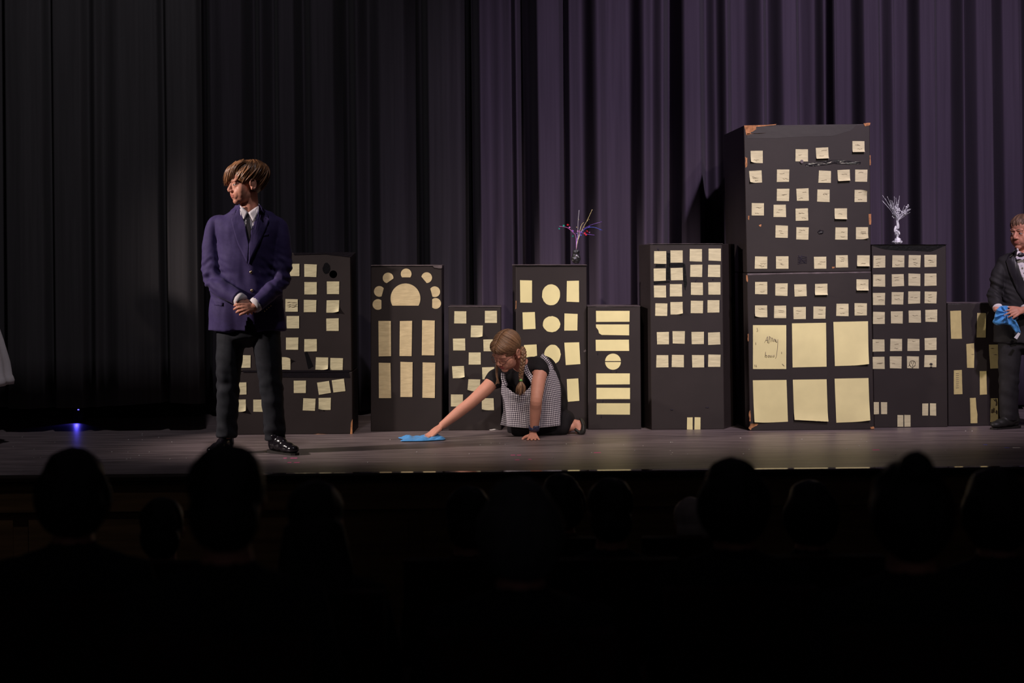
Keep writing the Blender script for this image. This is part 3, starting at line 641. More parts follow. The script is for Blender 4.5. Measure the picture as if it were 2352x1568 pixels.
def add_hand(vf, wrist, fwd, back, thumb_side, curls, s=1.0, spread=0.10, thumb=(0.5, 0.3, 0.3), lens=(.066, .074, .068, .054)):
    """palm of four metacarpals, four jointed fingers and a thumb. back = normal of the back of the hand; returns fingertip data"""
    f = Vector(fwd).normalized(); b = Vector(back); b = (b - f * b.dot(f)).normalized(); t = Vector(thumb_side); t = (t - f * t.dot(f) - b * b.dot(b) * 0).normalized(); t = (t - b * t.dot(b)).normalized()
    wp = Vector(wrist); tips = []
    vf.tube([wp - f * .045 * s, wp, wp + f * .045 * s], [(.025 * s, .022 * s), (.027 * s, .020 * s), (.030 * s, .014 * s)], ref=t, n=18, sub=3)
    for i, (o, ln) in enumerate(zip((.030, .0105, -.009, -.027), lens)):
        k = wp + f * (.082 - (.004, 0, .004, .012)[i]) * s + t * o * s
        vf.tube([wp + t * o * .55 * s + f * .004, wp.lerp(k, .6) + b * .003 * s, k], [.014 * s, .0135 * s, .0105 * s], n=10)
        d = (f + t * spread * (1.5 - i) * .7).normalized(); nn = b; p = k; pts = [p]; rr = [.0100 * s]
        for j, (fr, cu) in enumerate(zip((.46, .30, .24), curls[i] if isinstance(curls[i], (tuple, list)) else (curls[i],) * 3)):
            d2 = (d * math.cos(cu) - nn * math.sin(cu)).normalized(); nn = (nn * math.cos(cu) + d * math.sin(cu)).normalized(); d = d2
            p = p + d * ln * s * fr; pts.append(p); rr.append((.0088, .0080, .0068)[j] * s)
        vf.tube(pts, rr, n=10, sub=3, cap=0.9); tips.append((p, d, nn))
    a, c1, c2 = thumb
    d = (f * math.cos(a) + t * math.sin(a)).normalized(); p0 = wp + f * .020 * s + t * .022 * s - b * .004 * s
    p1 = p0 + d * .038 * s; d2 = (d * math.cos(c1) - t * math.sin(c1) - b * .25 * math.sin(c1)).normalized(); p2 = p1 + d2 * .030 * s
    d3 = (d2 * math.cos(c2) - t * math.sin(c2)).normalized(); p3 = p2 + d3 * .024 * s
    vf.tube([p0, p1, p2, p3], [.0145 * s, .0125 * s, .0102 * s, .0078 * s], n=10, sub=3, cap=0.9); tips.append((p3, d3, b))
    return tips
def nails(parent, tips, m, s=1.0):
    for p, d, nn in tips:
        R = Matrix((d.cross(nn).normalized(), d, nn)).transposed()
        vf = VF(); vf.ell(p + nn * .0048 * s - d * .001, (.0046 * s, .006 * s, .0022 * s), R, 10); vf.make('fingernail', m, parent)
def shoe_part(parent, heel, ang, L, m, sole_m, shaft=0.05, ang2=0.0, name='shoe'):
    """low-heeled leather shoe; heel = floor point under the heel, ang = direction of toe in plan (0 = +X, -90 = camera)"""
    d = Vector((math.cos(ang), math.sin(ang), 0)); sdv = Vector((-d.y, d.x, 0)); h = Vector(heel); u = Vector((0, 0, 1)); R = Matrix((d, sdv, u)).transposed()
    P = lambda a, s_, z: h + d * a * L + sdv * s_ * L + u * z
    vf = VF(); s = L / 0.25
    vf.ell(P(.80, 0, .034 * s), (.20 * L, .155 * L, .026 * s), R, 20)
    vf.ell(P(.62, 0, .042 * s), (.24 * L, .16 * L, .034 * s), R, 20)
    vf.ell(P(.36, 0, .058 * s), (.26 * L, .145 * L, .045 * s), R, 20)
    vf.ell(P(.14, 0, .058 * s), (.15 * L, .13 * L, .050 * s), R, 20)
    vf.tube([P(.18, 0, .05 * s), P(.20, 0, .11 * s), P(.20, 0, .11 * s + shaft)], [.042 * s, .040 * s, .041 * s], n=16)
    v, f, n_ = vf.remesh(.005, 5); o = obj(name, v, f, m, parent)
    prof = [(-.005, .09), (.02, .105), (.15, .115), (.35, .095), (.55, .12), (.75, .14), (.9, .125), (.985, .065), (1.0, .0)]
    ol = [(a, b) for a, b in prof] + [(a, -b) for a, b in reversed(prof[:-1])]
    def zb(a): return 0.0 if a < .27 else (.018 * s * max(0, 1 - abs(a - .34) / .12) if a < .46 else 0.0)
    bot = [P(a, b, 0.001) for a, b in ol]; top = [P(a, b, .020 * s if a < .3 else .012 * s) for a, b in ol]; k = len(ol)
    obj('sole', bot + top, [tuple(range(k - 1, -1, -1)), tuple(range(k, 2 * k))] + [(i, (i + 1) % k, k + (i + 1) % k, k + i) for i in range(k)], sole_m, o, False)
    return o
def hair_locks(F, C, R_, n, theta_end, r0=.0075, swirl=.35, lift=.012, seed=1, t0=.10, crown=(0, 0)):
    """tapered locks combed from the crown over an ellipsoid scalp; theta_end(phi) sets the hairline (phi 0 = face)"""
    rd = random.Random(seed); vf = VF()
    for i in range(n):
        ph = -PI + 2 * PI * (i + rd.random()) / n; te = theta_end(ph) * rd.uniform(.90, 1.04); sw = swirl * rd.uniform(.6, 1.3); lf = lift * rd.uniform(.2, 1.3)
        st = t0 if i % 3 else te * rd.uniform(.3, .55); pts = []; rr = []
        for k in range(9):
            t = k / 8; th = st + (te - st) * t; a = ph + sw * (1 - t) * (1 if t0 < 1 else 0)
            sn = math.sin(th) if th < PI / 2 else 1 - .16 * (th - PI / 2) ** 2
            cs = math.cos(th) if th < PI / 2 else -(th - PI / 2)
            sc = 1 + lf / R_[0] * math.sin(PI * min(1, t * .9 + .1)) + (.04 * t if abs(ph) < .9 else 0)
            p = Vector((C[0] + crown[0] * (1 - t) + R_[0] * sc * sn * math.sin(a), C[1] + crown[1] * (1 - t) - R_[1] * sc * sn * math.cos(a), C[2] + R_[2] * sc * cs))
            pts.append(fp(F, p)); rr.append((r0 * (1.1 - .85 * t ** 2.2) * F[2], r0 * .55 * (1.1 - .85 * t ** 2.2) * F[2]))
        vf.tube(pts, rr, n=6, tone=rd.random())
    return vf

def project(bvh, pts, y0=-20.0):
    out = []
    for p in pts:
        h = bvh.ray_cast(Vector((p.x, y0, p.z)), Vector((0, 1, 0)))
        out.append(h[0] if h[0] is not None else p)
    return out
def patch(parent, name, bvh, poly, m, off, th=0.003, cuts=3):
    """cloth panel cut to an outline (world X/Z) and laid on the garment below it"""
    bm = bmesh.new(); vs2 = [bm.verts.new(p) for p in poly]; bm.faces.new(vs2)
    bmesh.ops.triangulate(bm, faces=bm.faces[:])
    for _ in range(cuts): bmesh.ops.subdivide_edges(bm, edges=[e for e in bm.edges if e.calc_length() > .012], cuts=1, use_grid_fill=True)
    bmesh.ops.triangulate(bm, faces=bm.faces[:])
    bm.verts.ensure_lookup_table(); bm.verts.index_update()
    pv = project(bvh, [v.co.copy() for v in bm.verts]); vv = [p + Vector((0, -off, 0)) for p in pv]
    ff = []
    for f in bm.faces:
        ids = [v.index for v in f.verts]; a, b_, c_ = (vv[i] for i in ids[:3])
        ff.append(tuple(ids) if (b_ - a).cross(c_ - a).y < 0 else tuple(reversed(ids)))
    bm.free()
    o = obj(name, vv, ff, m, parent, True)
    md = o.modifiers.new('thick', 'SOLIDIFY'); md.thickness = th; md.offset = -1
    return o

def suited(T, s, root, cfg):
    """standing figure in jacket, shirt, trousers and shoes. T(px,py,dy) maps the reference figure's image coordinates to the world; s = size factor"""
    Rm = lambda lst: [x * s if isinstance(x, (int, float)) else tuple(y * s for y in x) for x in lst]
    F = cfg['head']
    # body (one continuous surface: head, neck, trunk, limbs, hands)
    vf = VF(); add_head(vf, F, cfg.get('soft', 1.0), neck=False)
    nb = T(570, 500, .02); vf.tube([fp(F, (0, .016, -.05)), fp(F, (0, .022, -.09)).lerp(nb, .35), nb], [.050 * F[2], .050 * F[2], .058 * s], n=18, sub=3)
    vf.tube([T(570, 495, .02), T(570, 540, .01), T(570, 640, .01), T(568, 720, .01)], Rm([(.12, .065), (.135, .085), (.125, .08), (.13, .085)]), ref=(1, 0, 0), n=20, sub=3)
    for A in (cfg['armR'], cfg['armL']):
        q0 = (A[0][0] + (16 if A[0][0] < 570 else -16), A[0][1] + 18, A[0][2])
        vf.tube([T(*p) for p in [q0] + A[1:]], Rm([.024, .025, .022, .022, .022][:len(A)]), n=16, sub=3)
    for Lg in (cfg['legR'], cfg['legL']):
        vf.tube([T(*p) for p in Lg], Rm([.068, .058, .042, .034]), n=14, sub=3)
    for A in (cfg['armR'], cfg['armL']):
        a, b_ = T(*A[-2]), T(*A[-1]); vf.tube([a.lerp(b_, .5), b_ + (b_ - a).normalized() * .02], [.026 * s, .023 * s], n=12)
    tips = cfg['hands'](vf)
    v, f, n_ = vf.remesh(.0032 if s > .9 else .0029, 6, .5)
    body = obj('body', v, f, None, root, True, mats=[cfg['skin'], MT['lip_soft']], fmat=lips_fmat(v, f, F))
    nails(body, tips, MT['nail'], s)
    eye_parts(body, F, cfg.get('look', -.002)); brows(body, F, cfg['browmat'])
    # trousers
    vf = VF()
    vf.tube([T(568, 700, .01), T(568, 740, .01), T(570, 775, .01)], Rm([(.145, .10), (.155, .105), (.15, .10)]), ref=(1, 0, 0), n=24)
    for Lg, sg in ((cfg['legR'], 0), (cfg['legL'], 3.3)):
        vf.tube([T(*p) for p in Lg], Rm(cfg['legrad']), n=20, sub=4, cap=.1)
    v, f, n_ = vf.remesh(.008, 5)
    z0 = T(570, 1036, 0).z; zk = T(570, 890, 0).z
    def wr(p):
        h = (p.z - z0) / s
        k = math.exp(-((h - .10) / .07) ** 2) * .9 + math.exp(-((h - .36) / .08) ** 2) * .8 + .25
        return s * (.013 * k * nz(p + Vector((0, 0, .35 * p.x + .25 * p.y)), (13, 13, 24)) + .004 * nz(p, (18, 18, 5)))
    obj('trousers', wrinkle(v, n_, wr), f, cfg['trouser'], root)
    # jacket
    vf = VF(); rings = cfg['rings']
    vf.tube([T(c, y, .012 if y > 490 else .016) for y, c, hw, hd in rings], [(hw / 412 * s, hd * s) for y, c, hw, hd in rings], ref=(1, 0, 0), n=36, sub=3, cap=.15)
    for A, key in ((cfg['armR'], 1), (cfg['armL'], 2)):
        vf.tube([T(A[0][0] + (46 if A[0][0] < 570 else -46), A[0][1] - 6, .015), T(A[0][0] + (11 if A[0][0] < 570 else -11), A[0][1] - 2, A[0][2])] + [T(A[0][0] - (1 if A[0][0] < 570 else -1), A[0][1] + 16, A[0][2])] + [T(*p) for p in A[1:]], Rm([(.030), (.040)] + [.047] + cfg['sleeve'][1:]), n=22, sub=4, cap=0.1)
    v, f, n_ = vf.remesh(.0065 * max(s, .8), 5)
    aR, aL = [T(*p) for p in cfg['armR']], [T(*p) for p in cfg['armL']]
    def wj(p):
        d = min((p - q).length for q in (aR[2], aL[2])); k = math.exp(-(d / (.11 * s)) ** 2)
        q = p * (1 / s)
        return s * (.028 * k * nz(q + Vector((0, 0, .5 * abs(q.x - aR[2].x))), (18, 10, 34), 3.0) + .012 * nz(q + Vector((0, 0, .6 * q.x)), (12, 6, 9), 1.0) + .002 * nz(q, (30, 20, 14)))
    v = wrinkle(v, n_, wj)
    if cfg.get('vent'):
        a, b_, c_ = (T(*p) for p in cfg['vent']); keep = []
        def inside(x, z):
            t = (a.z - z) / max(1e-6, a.z - b_.z)
            if t < 0: return False
            tt = t ** .6; return a.x + (b_.x - a.x) * tt < x < a.x + (c_.x - a.x) * tt
        ymid = T(570, 700, .012).y
        for p in f:
            c = sum((v[i] for i in p), Vector((0, 0, 0))) / len(p)
            if not (c.y < ymid and inside(c.x, c.z)): keep.append(p)
        f = keep
    bvh = BVHTree.FromPolygons(v, f)
    op = [T(x, y, -.08) for x, y in cfg['open']]; yc = T(570, 480, .02).y
    def inpoly(x, z):
        r = False
        for a_, b2 in zip(op, op[1:] + op[:1]):
            if (a_.z > z) != (b2.z > z) and x < (b2.x - a_.x) * (z - a_.z) / (b2.z - a_.z) + a_.x: r = not r
        return r
    kp = []
    for p in f:
        c = sum((v[i] for i in p), Vector((0, 0, 0))) / len(p)
        if not ((c.y < yc and inpoly(c.x, c.z)) or c.z > T(570, 470.5, .02).z): kp.append(p)
    jk = obj('jacket', v, kp, cfg['cloth'], root)
    X = lambda pts: [T(x, y, -.1) for x, y in pts]
    sh = patch(root, 'shirt_front', bvh, X(cfg['shirt']), MT['shirt'], .0015 * s, .002)
    if 'tie' in cfg: patch(root, 'necktie', bvh, X(cfg['tie']), MT['satin'], .006 * s, .004)
    for lp in cfg['lapels']: patch(jk, 'lapel', bvh, X(lp), cfg['lapelmat'], .011 * s, .006)
    for pk in cfg.get('pockets', []): patch(jk, 'pocket_welt', bvh, X(pk), cfg['cloth'], .003 * s, .002, 2)
    # collar
    for cl in cfg['collar']: patch(sh, 'collar_leaf', bvh, X(cl), MT['shirt'], .011 * s, .003, 2)
    for bt in cfg['buttons']:
        p = project(bvh, [T(*bt, -.1)])[0]; vf = VF(); vf.ell(p + Vector((0, -.003, 0)), (.0085 * s, .004, .0085 * s), None, 14); vf.make('button', cfg['buttonmat'], jk)
    for p0, p1, k in cfg.get('cuffbuttons', []):
        for i in range(k):
            t = i / (k - 1); p = project(bvh, [T(p0[0] + (p1[0] - p0[0]) * t, p0[1] + (p1[1] - p0[1]) * t, -.1)])[0]
            vf = VF(); vf.ell(p + Vector((0, -.002, 0)), (.0045 * s, .003, .0045 * s), None, 10); vf.make('cuff_button', cfg['buttonmat'], jk)
    # cuffs
    for A, ln, rr in ((cfg['armR'], cfg['cuff'][0], cfg['cuffr'][0]), (cfg['armL'], cfg['cuff'][1], cfg['cuffr'][1])):
        a, b_ = T(*A[-2]), T(*A[-1]); d = (b_ - a).normalized()
        vf = VF(); vf.tube([b_ - d * .02 * s, b_ + d * ln * .3 * s, b_ + d * ln * s], [rr * s, rr * 1.02 * s, rr * .98 * s], n=22, cap=0.0)
        vf.make('shirt_cuff', MT['shirt'], sh)
    for h, a, L in cfg['shoes']:
        q = T(*h); hd = Vector((q.x - math.cos(a) * .20 * L, q.y - math.sin(a) * .20 * L, 0)); shoe_part(root, hd, a, L, cfg['leather'], MT['sole'], shaft=.0)
    return body, jk

# ------------------------------------------------------------------ boy in the navy jacket
DB = 9.84
root = thing('person', (W(575, 1036, DB).x, DB + CAMY, 0), 'person in oversized navy jacket, white shirt and black tie, hands clasped, looking aside', 'person')
T = lambda px, py, dy=0.0: W(px, py, DB + dy)
Fb = frame(T(563, 422, .015), math.radians(58), math.radians(4), math.radians(-4), .985)
def hands_b(vf):
    out = []
    # right hand (image left) underneath, left hand closed over it
    out += add_hand(vf, T(550, 690, -.165), T(578, 712, -.17) - T(550, 690, -.165), (0.2, -1, .2), (.3, -.2, 1), [.55, .6, .65, .7], .86, thumb=(.3, .3, .3))
    out += add_hand(vf, T(586, 704, -.175), T(556, 709, -.205) - T(586, 704, -.175), (-.15, -1, .12), (.25, -.1, 1), [(.35, .8, .6), (.4, .85, .6), (.45, .9, .6), (.5, .9, .6)], .90, thumb=(.42, .15, .1))
    return out[5:]
cfgb = dict(head=Fb, skin=MT['skin'], browmat=MT['hair_short'], soft=1.06, look=-.004,
    armR=[(489, 512, .02), (483, 570, .005), (488, 640, -.035), (520, 668, -.115), (548, 686, -.165)],
    armL=[(646, 514, .02), (650, 570, .005), (645, 642, -.035), (617, 676, -.115), (588, 699, -.170)],
    legR=[(534, 735, .01), (528, 810, .0), (523, 890, .0), (521, 1003, .01)], legL=[(606, 735, .01), (615, 810, -.01), (624, 890, -.01), (632, 1010, .02)],
    hands=hands_b, legrad=[.088, .076, .064, .058], trouser=MT['trouser'], cloth=MT['navy'], lapelmat=MT['navy'],
    rings=[(759, 567, 91, .122), (720, 567, 88, .124), (680, 568, 83, .120), (640, 569, 76, .116), (600, 570, 71, .116), (560, 570, 71, .118), (530, 570, 74, .110), (508, 570, 78, .090), (501, 570, 73, .082), (493, 570, 60, .076), (485, 570, 42, .070), (477, 570, 30, .065), (470, 570, 26.5, .063)],
    sleeve=[.058, .051, .052, .050, .044], vent=[(577, 726, 0), (566, 775, 0), (602, 775, 0)],
    open=[(547, 478), (551, 462), (592, 460), (595, 474), (588, 498), (578, 530), (571, 560), (562, 520), (553, 496)],
    shirt=[(547, 474), (556, 479), (568, 488), (582, 479), (595, 471), (590, 496), (578, 530), (571, 562), (562, 520), (554, 498)],
    tie=[(563, 490), (570, 487), (573, 494), (571, 500), (577, 530), (573, 566), (563, 530), (564, 500)],
    lapels=[[(548, 472), (540, 478), (528, 491), (536, 496), (528, 501), (546, 560), (569, 606), (572, 562), (562, 518), (552, 492)],
            [(595, 470), (603, 480), (614, 495), (607, 502), (616, 506), (598, 556), (572, 610), (573, 560), (580, 528), (588, 498)]],
    pockets=[[(601, 538), (616, 534), (616, 540), (601, 544)], [(489, 693), (512, 695), (512, 703), (489, 701)]],
    collar=[[(548, 471), (556, 476), (568, 487), (560, 504), (551, 494)], [(594, 468), (583, 476), (569, 488), (581, 510), (591, 488)]],
    neck=[(570, 482, .024)], buttons=[(577, 625), (579, 667)], buttonmat=MT['gold'], cuffbuttons=[((607, 714), (620, 702), 4)],
    cuff=(.030, .018), cuffr=(.038, .042), leather=MT['leather'],
    shoes=[((632, 1001, .0), math.radians(-42), .235), ((521, 994, .03), math.radians(-112), .235)])
bodyb, jkb = suited(T, 1.0, root, cfgb)
def te_b(ph):
    a = abs(ph)
    if a < .75: return 1.98
    if a < 1.35: return 2.05 + .25 * (a - .75) / .6
    if a < 1.95: return 2.02
    return 2.35 + .35 * min(1, (a - 1.95) / .6)
vf = VF(); C, Rr = (0, .016, .048), (.079, .096, .080)
cap = VF(); fe(cap, Fb, C, (.0785, .0955, .0795), seg=28); fe(cap, Fb, (0, .045, -.005), (.066, .060, .058), seg=24)
lk = hair_locks(Fb, C, Rr, 620, te_b, .0060, .55, .009, 4, crown=(.012, .03))
rd = random.Random(12)
for i in range(190):      # fringe swept across the forehead and past the far temple
    u = rd.random(); x0 = .062 - .118 * u; pts = []; rr = []; lf = rd.uniform(-.006, .006)
    st = Vector((x0 * .8 + .02, -.01 - .02 * rd.random(), .128 - .010 * rd.random()))
    en = Vector((x0 * 1.05 - .030 + rd.uniform(-.008, .008), -.104 + .75 * x0 ** 2 / .06 + rd.uniform(-.010, .006), .018 + .16 * x0 + rd.uniform(-.014, .018)))
    for k in range(8):
        t = k / 7; p = st.lerp(en, t); p.z += .015 * math.sin(PI * t) + lf; p.y -= .022 * math.sin(PI * t ** 1.1)
        pts.append(fp(Fb, p)); rr.append((.0062 * (1.1 - .9 * t * t), .0042 * (1.1 - .9 * t * t)))
    lk.tube(pts, rr, n=6, tone=rd.random())
b0 = len(lk.v); lk.add(cap.v, cap.f, .7)
lk.make('hair', MT['hair_brown'], root, tone=True)

# ------------------------------------------------------------------ small boy in black tuxedo at the right
DS = 10.80; SS = .7526 * 1.097
root = thing('person', (W(2352, 995, DS).x, DS + CAMY, 0), 'person in small black tuxedo with bow tie, holding a blue cloth', 'person')
def TS(px, py, dy=0.0): return W(2353 + (px - 572) * .7526, 994.5 + (py - 1036) * .7526, DS + dy * .8)
inv = lambda x, y, d=0.0: (572 + (x - 2353) / .7526, 1036 + (y - 994.5) / .7526, d)
Fs = frame(W(2350, 534, DS + .01), math.radians(50), math.radians(2), 0, .90)
def hands_s(vf):
    o = add_hand(vf, W(2296, 712, DS - .14), Vector((1, -.1, -.35)), (0, -.6, 1), (.2, -1, .1), [.5, .55, .6, .6], .74)
    o2 = add_hand(vf, W(2349, 712, DS - .17), W(2318, 722, DS - .20) - W(2349, 712, DS - .17), (-.1, -1, .35), (.2, -.2, 1), [(.15, .25, .2), (.2, .35, .3), (.3, .5, .4), (.4, .7, .5)], .78, spread=.16, thumb=(.5, .1, .1))
    return o2
cfgs = dict(cfgb); cfgs.update(head=Fs, skin=MT['skin'], browmat=MT['hair_short'], soft=1.08, look=-.004, hands=hands_s,
    armR=[inv(2302, 600, .02), inv(2293, 630, .0), inv(2286, 672, -.03), inv(2287, 692, -.10), inv(2291, 705, -.15)],
    armL=[inv(2404, 600, .02), inv(2412, 640, .0), inv(2412, 686, -.04), inv(2384, 704, -.12), inv(2357, 710, -.18)],
    legR=[(531, 735, .01), (526, 810, .0), (524, 890, .0), (524, 998, .01)], legL=[(612, 735, .01), (614, 810, .0), (616, 890, .0), (616, 998, .01)],
    legrad=[.094, .084, .072, .066], trouser=MT['tux'], cloth=MT['tux'], lapelmat=MT['satin'], vent=None,
    sleeve=[.058, .052, .050, .046, .040],
    open=[(547, 478), (551, 462), (592, 460), (597, 474), (592, 505), (584, 530), (572, 575), (556, 540), (548, 505)],
    shirt=[(547, 474), (556, 479), (570, 488), (586, 479), (597, 472), (595, 505), (586, 530), (572, 578), (556, 542), (547, 505)],
    lapels=[[(545, 476), (534, 486), (520, 510), (528, 548), (548, 600), (572, 640), (571, 590), (556, 548), (548, 505)], [(599, 476), (610, 486), (624, 510), (616, 548), (596, 600), (573, 640), (573, 590), (588, 548), (596, 505)]],
    pockets=[], collar=[[(548, 471), (557, 476), (570, 487), (560, 497), (551, 492)], [(596, 470), (585, 476), (572, 487), (583, 498), (594, 490)]],
    neck=[(572, 477, .02)], buttons=[(572, 655), (572, 690)], buttonmat=MT['satin'], cuffbuttons=[], cuff=(.022, .022), cuffr=(.036, .038), leather=MT['leather_dull'],
    shoes=[((538, 998, .01), math.radians(-155), .215), ((616, 998, .01), math.radians(-40), .215)])
cfgs.pop('tie')
bodys, jks = suited(TS, SS, root, cfgs)
bc = TS(572, 492, -.135)
vf = VF()
for sx in (-1, 1):
    vf.ell(bc + Vector((sx * .022, 0, 0)), (.022, .009, .015), Matrix.Rotation(sx * .1, 3, 'Y'))
vf.ell(bc + Vector((0, -.004, 0)), (.009, .009, .009)); v, f, n_ = vf.remesh(.003, 2); obj('bow_tie', v, f, MT['satin'], root)
for y in (515, 548):
    p = TS(572, y, -.148); vf = VF(); vf.ell(p, (.006, .005, .006), None, 12); vf.make('shirt_stud', MT['satin'], root)
def te_s(ph):
    a = abs(ph)
    if a < .8: return 1.72
    if a < 1.3: return 1.80 + .45 * (a - .8) / .5
    if a < 1.9: return 2.05
    return 2.2 + .3 * min(1, (a - 1.9) / .6)
C = (0, .014, .046); lk = hair_locks(Fs, C, (.076, .094, .078), 380, te_s, .0058, .12, .006, 9)
cap = VF(); fe(cap, Fs, C, (.0765, .0942, .0785), seg=28); fe(cap, Fs, (0, .045, -.005), (.064, .056, .052), seg=24); lk.add(cap.v, cap.f, .6)
lk.make('hair', MT['hair_short'], root, tone=True)

def crumple(name, c, rx, ry, rz, m, label, cat, seed, corners, amp=.012, vox=.005):
    """bunched cloth: a folded thick sheet with draped corners"""
    vf = VF(); rd = random.Random(seed)
    vf.ell(c, (rx, ry, rz), None, 26)
    for p, r in corners: vf.tube([c, c.lerp(p, .55), p], r, ref=(0, 1, 0), n=14, sub=4, cap=.2)
    v, f, n_ = vf.remesh(vox, 3)
    v = wrinkle(v, n_, lambda p: amp * (abs(nz(p, (24, 24, 10), seed)) - .25) + amp * .5 * nz(p, (45, 45, 30), seed))
    o = obj(name, v, f, m, None, True, c); return setp(o, label, cat)
ol = [(485, 232), (505, 205), (545, 188), (600, 188), (650, 200), (690, 235), (705, 290), (690, 330), (700, 360), (722, 410), (737, 468), (715, 478), (690, 466), (668, 440), (640, 404), (612, 388), (570, 380), (530, 386), (490, 388), (447, 356), (462, 320), (470, 280)]
P_, _ = cr([Vector((x, y, 0)) for x, y in ol + ol[:1]], [(1, 1)] * (len(ol) + 1), 5); P_ = P_[:-1]; nb_, nt_ = len(P_), 12; vs_ = []; fs = []
def cpt(k, t, side):
    p = P_[k]; x, y = 590 + (p.x - 590) * t, 265 + (p.y - 265) * t; th = math.atan2(y - 265, x - 590)
    fold = (abs(math.sin(th * 4.5 + 1.2 * nz((x / 60, y / 60, 0), (1, 1, 1)))) - .5) * .026 * min(1, t * 1.6) + .008 * nz((x / 30, y / 30, 3), (1, 1, 1))
    d = (.030 * math.sqrt(max(0, 1 - t * t)) + .006) * (-1 if side == 0 else 1) + (fold if side == 0 else fold * .5)
    return W(2180 + x / 4.483, 660 + y / 4.483, DS - .150 + (d if t < 1 else fold * .6))
for side in (0, 1):
    for j in range(nt_ if side else nt_ + 1):
        for k in range(nb_): vs_.append(cpt(k, max(.02, j / nt_), side))
B_ = (nt_ + 1) * nb_
for j in range(nt_):
    for k in range(nb_):
        k2 = (k + 1) % nb_; fs.append((j * nb_ + k, j * nb_ + k2, (j + 1) * nb_ + k2, (j + 1) * nb_ + k))
        o_ = (lambda jj, kk: nt_ * nb_ + kk if jj == nt_ else B_ + jj * nb_ + kk)
        fs.append((o_(j, k), o_(j + 1, k), o_(j + 1, k2), o_(j, k2)))
fs += [tuple(range(nb_ - 1, -1, -1)), tuple(range(B_, B_ + nb_))]
c = W(2312, 722, DS - .15)
o = setp(obj('cleaning_cloth', vs_, fs, MT['blue'], None, True, c), 'crumpled blue cloth held in the hands of the boy in the tuxedo', 'cloth')
q = [W(x, y, DS - .172) for x, y in ((2339, 763), (2344, 766), (2336, 779), (2329, 775))]
obj('sewn_tag', q + [p + Vector((0, .0015, 0)) for p in q], [(0, 3, 2, 1), (4, 5, 6, 7), (0, 1, 5, 4), (1, 2, 6, 5), (2, 3, 7, 6), (3, 0, 4, 7)], MT['tag'], o, False)

# ------------------------------------------------------------------ kneeling girl
G = W
root = thing('person', (G(1240, 1000, 10.6).x, 10.62 + CAMY, 0), 'person kneeling in a gingham apron and black dress, wiping the floor, hair in braids', 'person')
Fg = frame(G(1164, 806, 10.44), math.radians(38), math.radians(34), math.radians(8), .965)
vf = VF(); add_head(vf, Fg, 1.03, neck=False)
nb = G(1205, 846, 10.58); vf.tube([fp(Fg, (0, .022, -.05)), fp(Fg, (0, .04, -.085)), nb], [.046, .044, .055], n=16, sub=3)
vf.tube([G(1258, 925, 10.76), G(1240, 898, 10.71), G(1216, 866, 10.64), G(1204, 846, 10.60)], [(.11, .09), (.095, .075), (.09, .065), (.06, .04)], ref=(-.5, -.8, 0), n=20, sub=3)
SL, EL, WL = G(1240, 848, 10.52), G(1232, 915, 10.415), G(1226.5, 988, 10.485)
SR, ER, WR_ = G(1143, 868, 10.57), G(1084, 922, 10.51), G(1014, 978, 10.485)
vf.tube([G(1210, 850, 10.58), SL, SL.lerp(EL, .45), EL, EL.lerp(WL, .35), WL], [.05, .044, .0415, .036, .035, .0245], n=32, sub=5)
vf.tube([G(1195, 855, 10.60), SR, SR.lerp(ER, .45), ER, ER.lerp(WR_, .35), WR_], [.05, .043, .041, .036, .0345, .0235], n=32, sub=5)
KN, KF = G(1186, 988, 10.66), G(1180, 988, 10.84); HN, HF = G(1258, 940, 10.69), G(1260, 942, 10.84); AN, AF = G(1318, 978, 10.72), G(1312, 980, 10.86)
for h_, k_, a_ in ((HN, KN, AN), (HF, KF, AF)):
    vf.tube([h_, h_.lerp(k_, .5), k_], [.07, .06, .045], n=14); vf.tube([k_, k_.lerp(a_, .4), a_], [.045, .042, .028], n=14)
vf.tube([AN, G(1326, 974, 10.72), G(1331, 992, 10.70)], [.030, .034, .024], n=14, sub=3)
tl = add_hand(vf, WL + Vector((-.006, -.005, -.022)), Vector((.02, -1, -.22)), (0, -.22, 1), (-1, .1, 0), [(.12, .2, .1), (.12, .2, .1), (.12, .2, .1), (.12, .2, .1)], .86, spread=.26, thumb=(.85, .25, .3))
trr = add_hand(vf, WR_, G(985, 998, 10.45) - WR_, (-.25, -.25, 1), (-.2, -1, -.3), [(.1, -.2, -.12), (.1, -.2, -.12), (.12, -.2, -.1), (.15, -.2, -.1)], .86, spread=.10, thumb=(.35, .1, .1))
v, f, n_ = vf.remesh(.0030, 5, .5)
v = [Vector((p.x, p.y, max(p.z, .0015))) for p in v]
bodyg = obj('body', v, f, None, root, True, mats=[MT['skin_pale'], MT['lip']], fmat=lips_fmat(v, f, Fg))
nails(bodyg, tl + trr, MT['nail'], .86); brows(bodyg, Fg, MT['hair_blond'], .002)
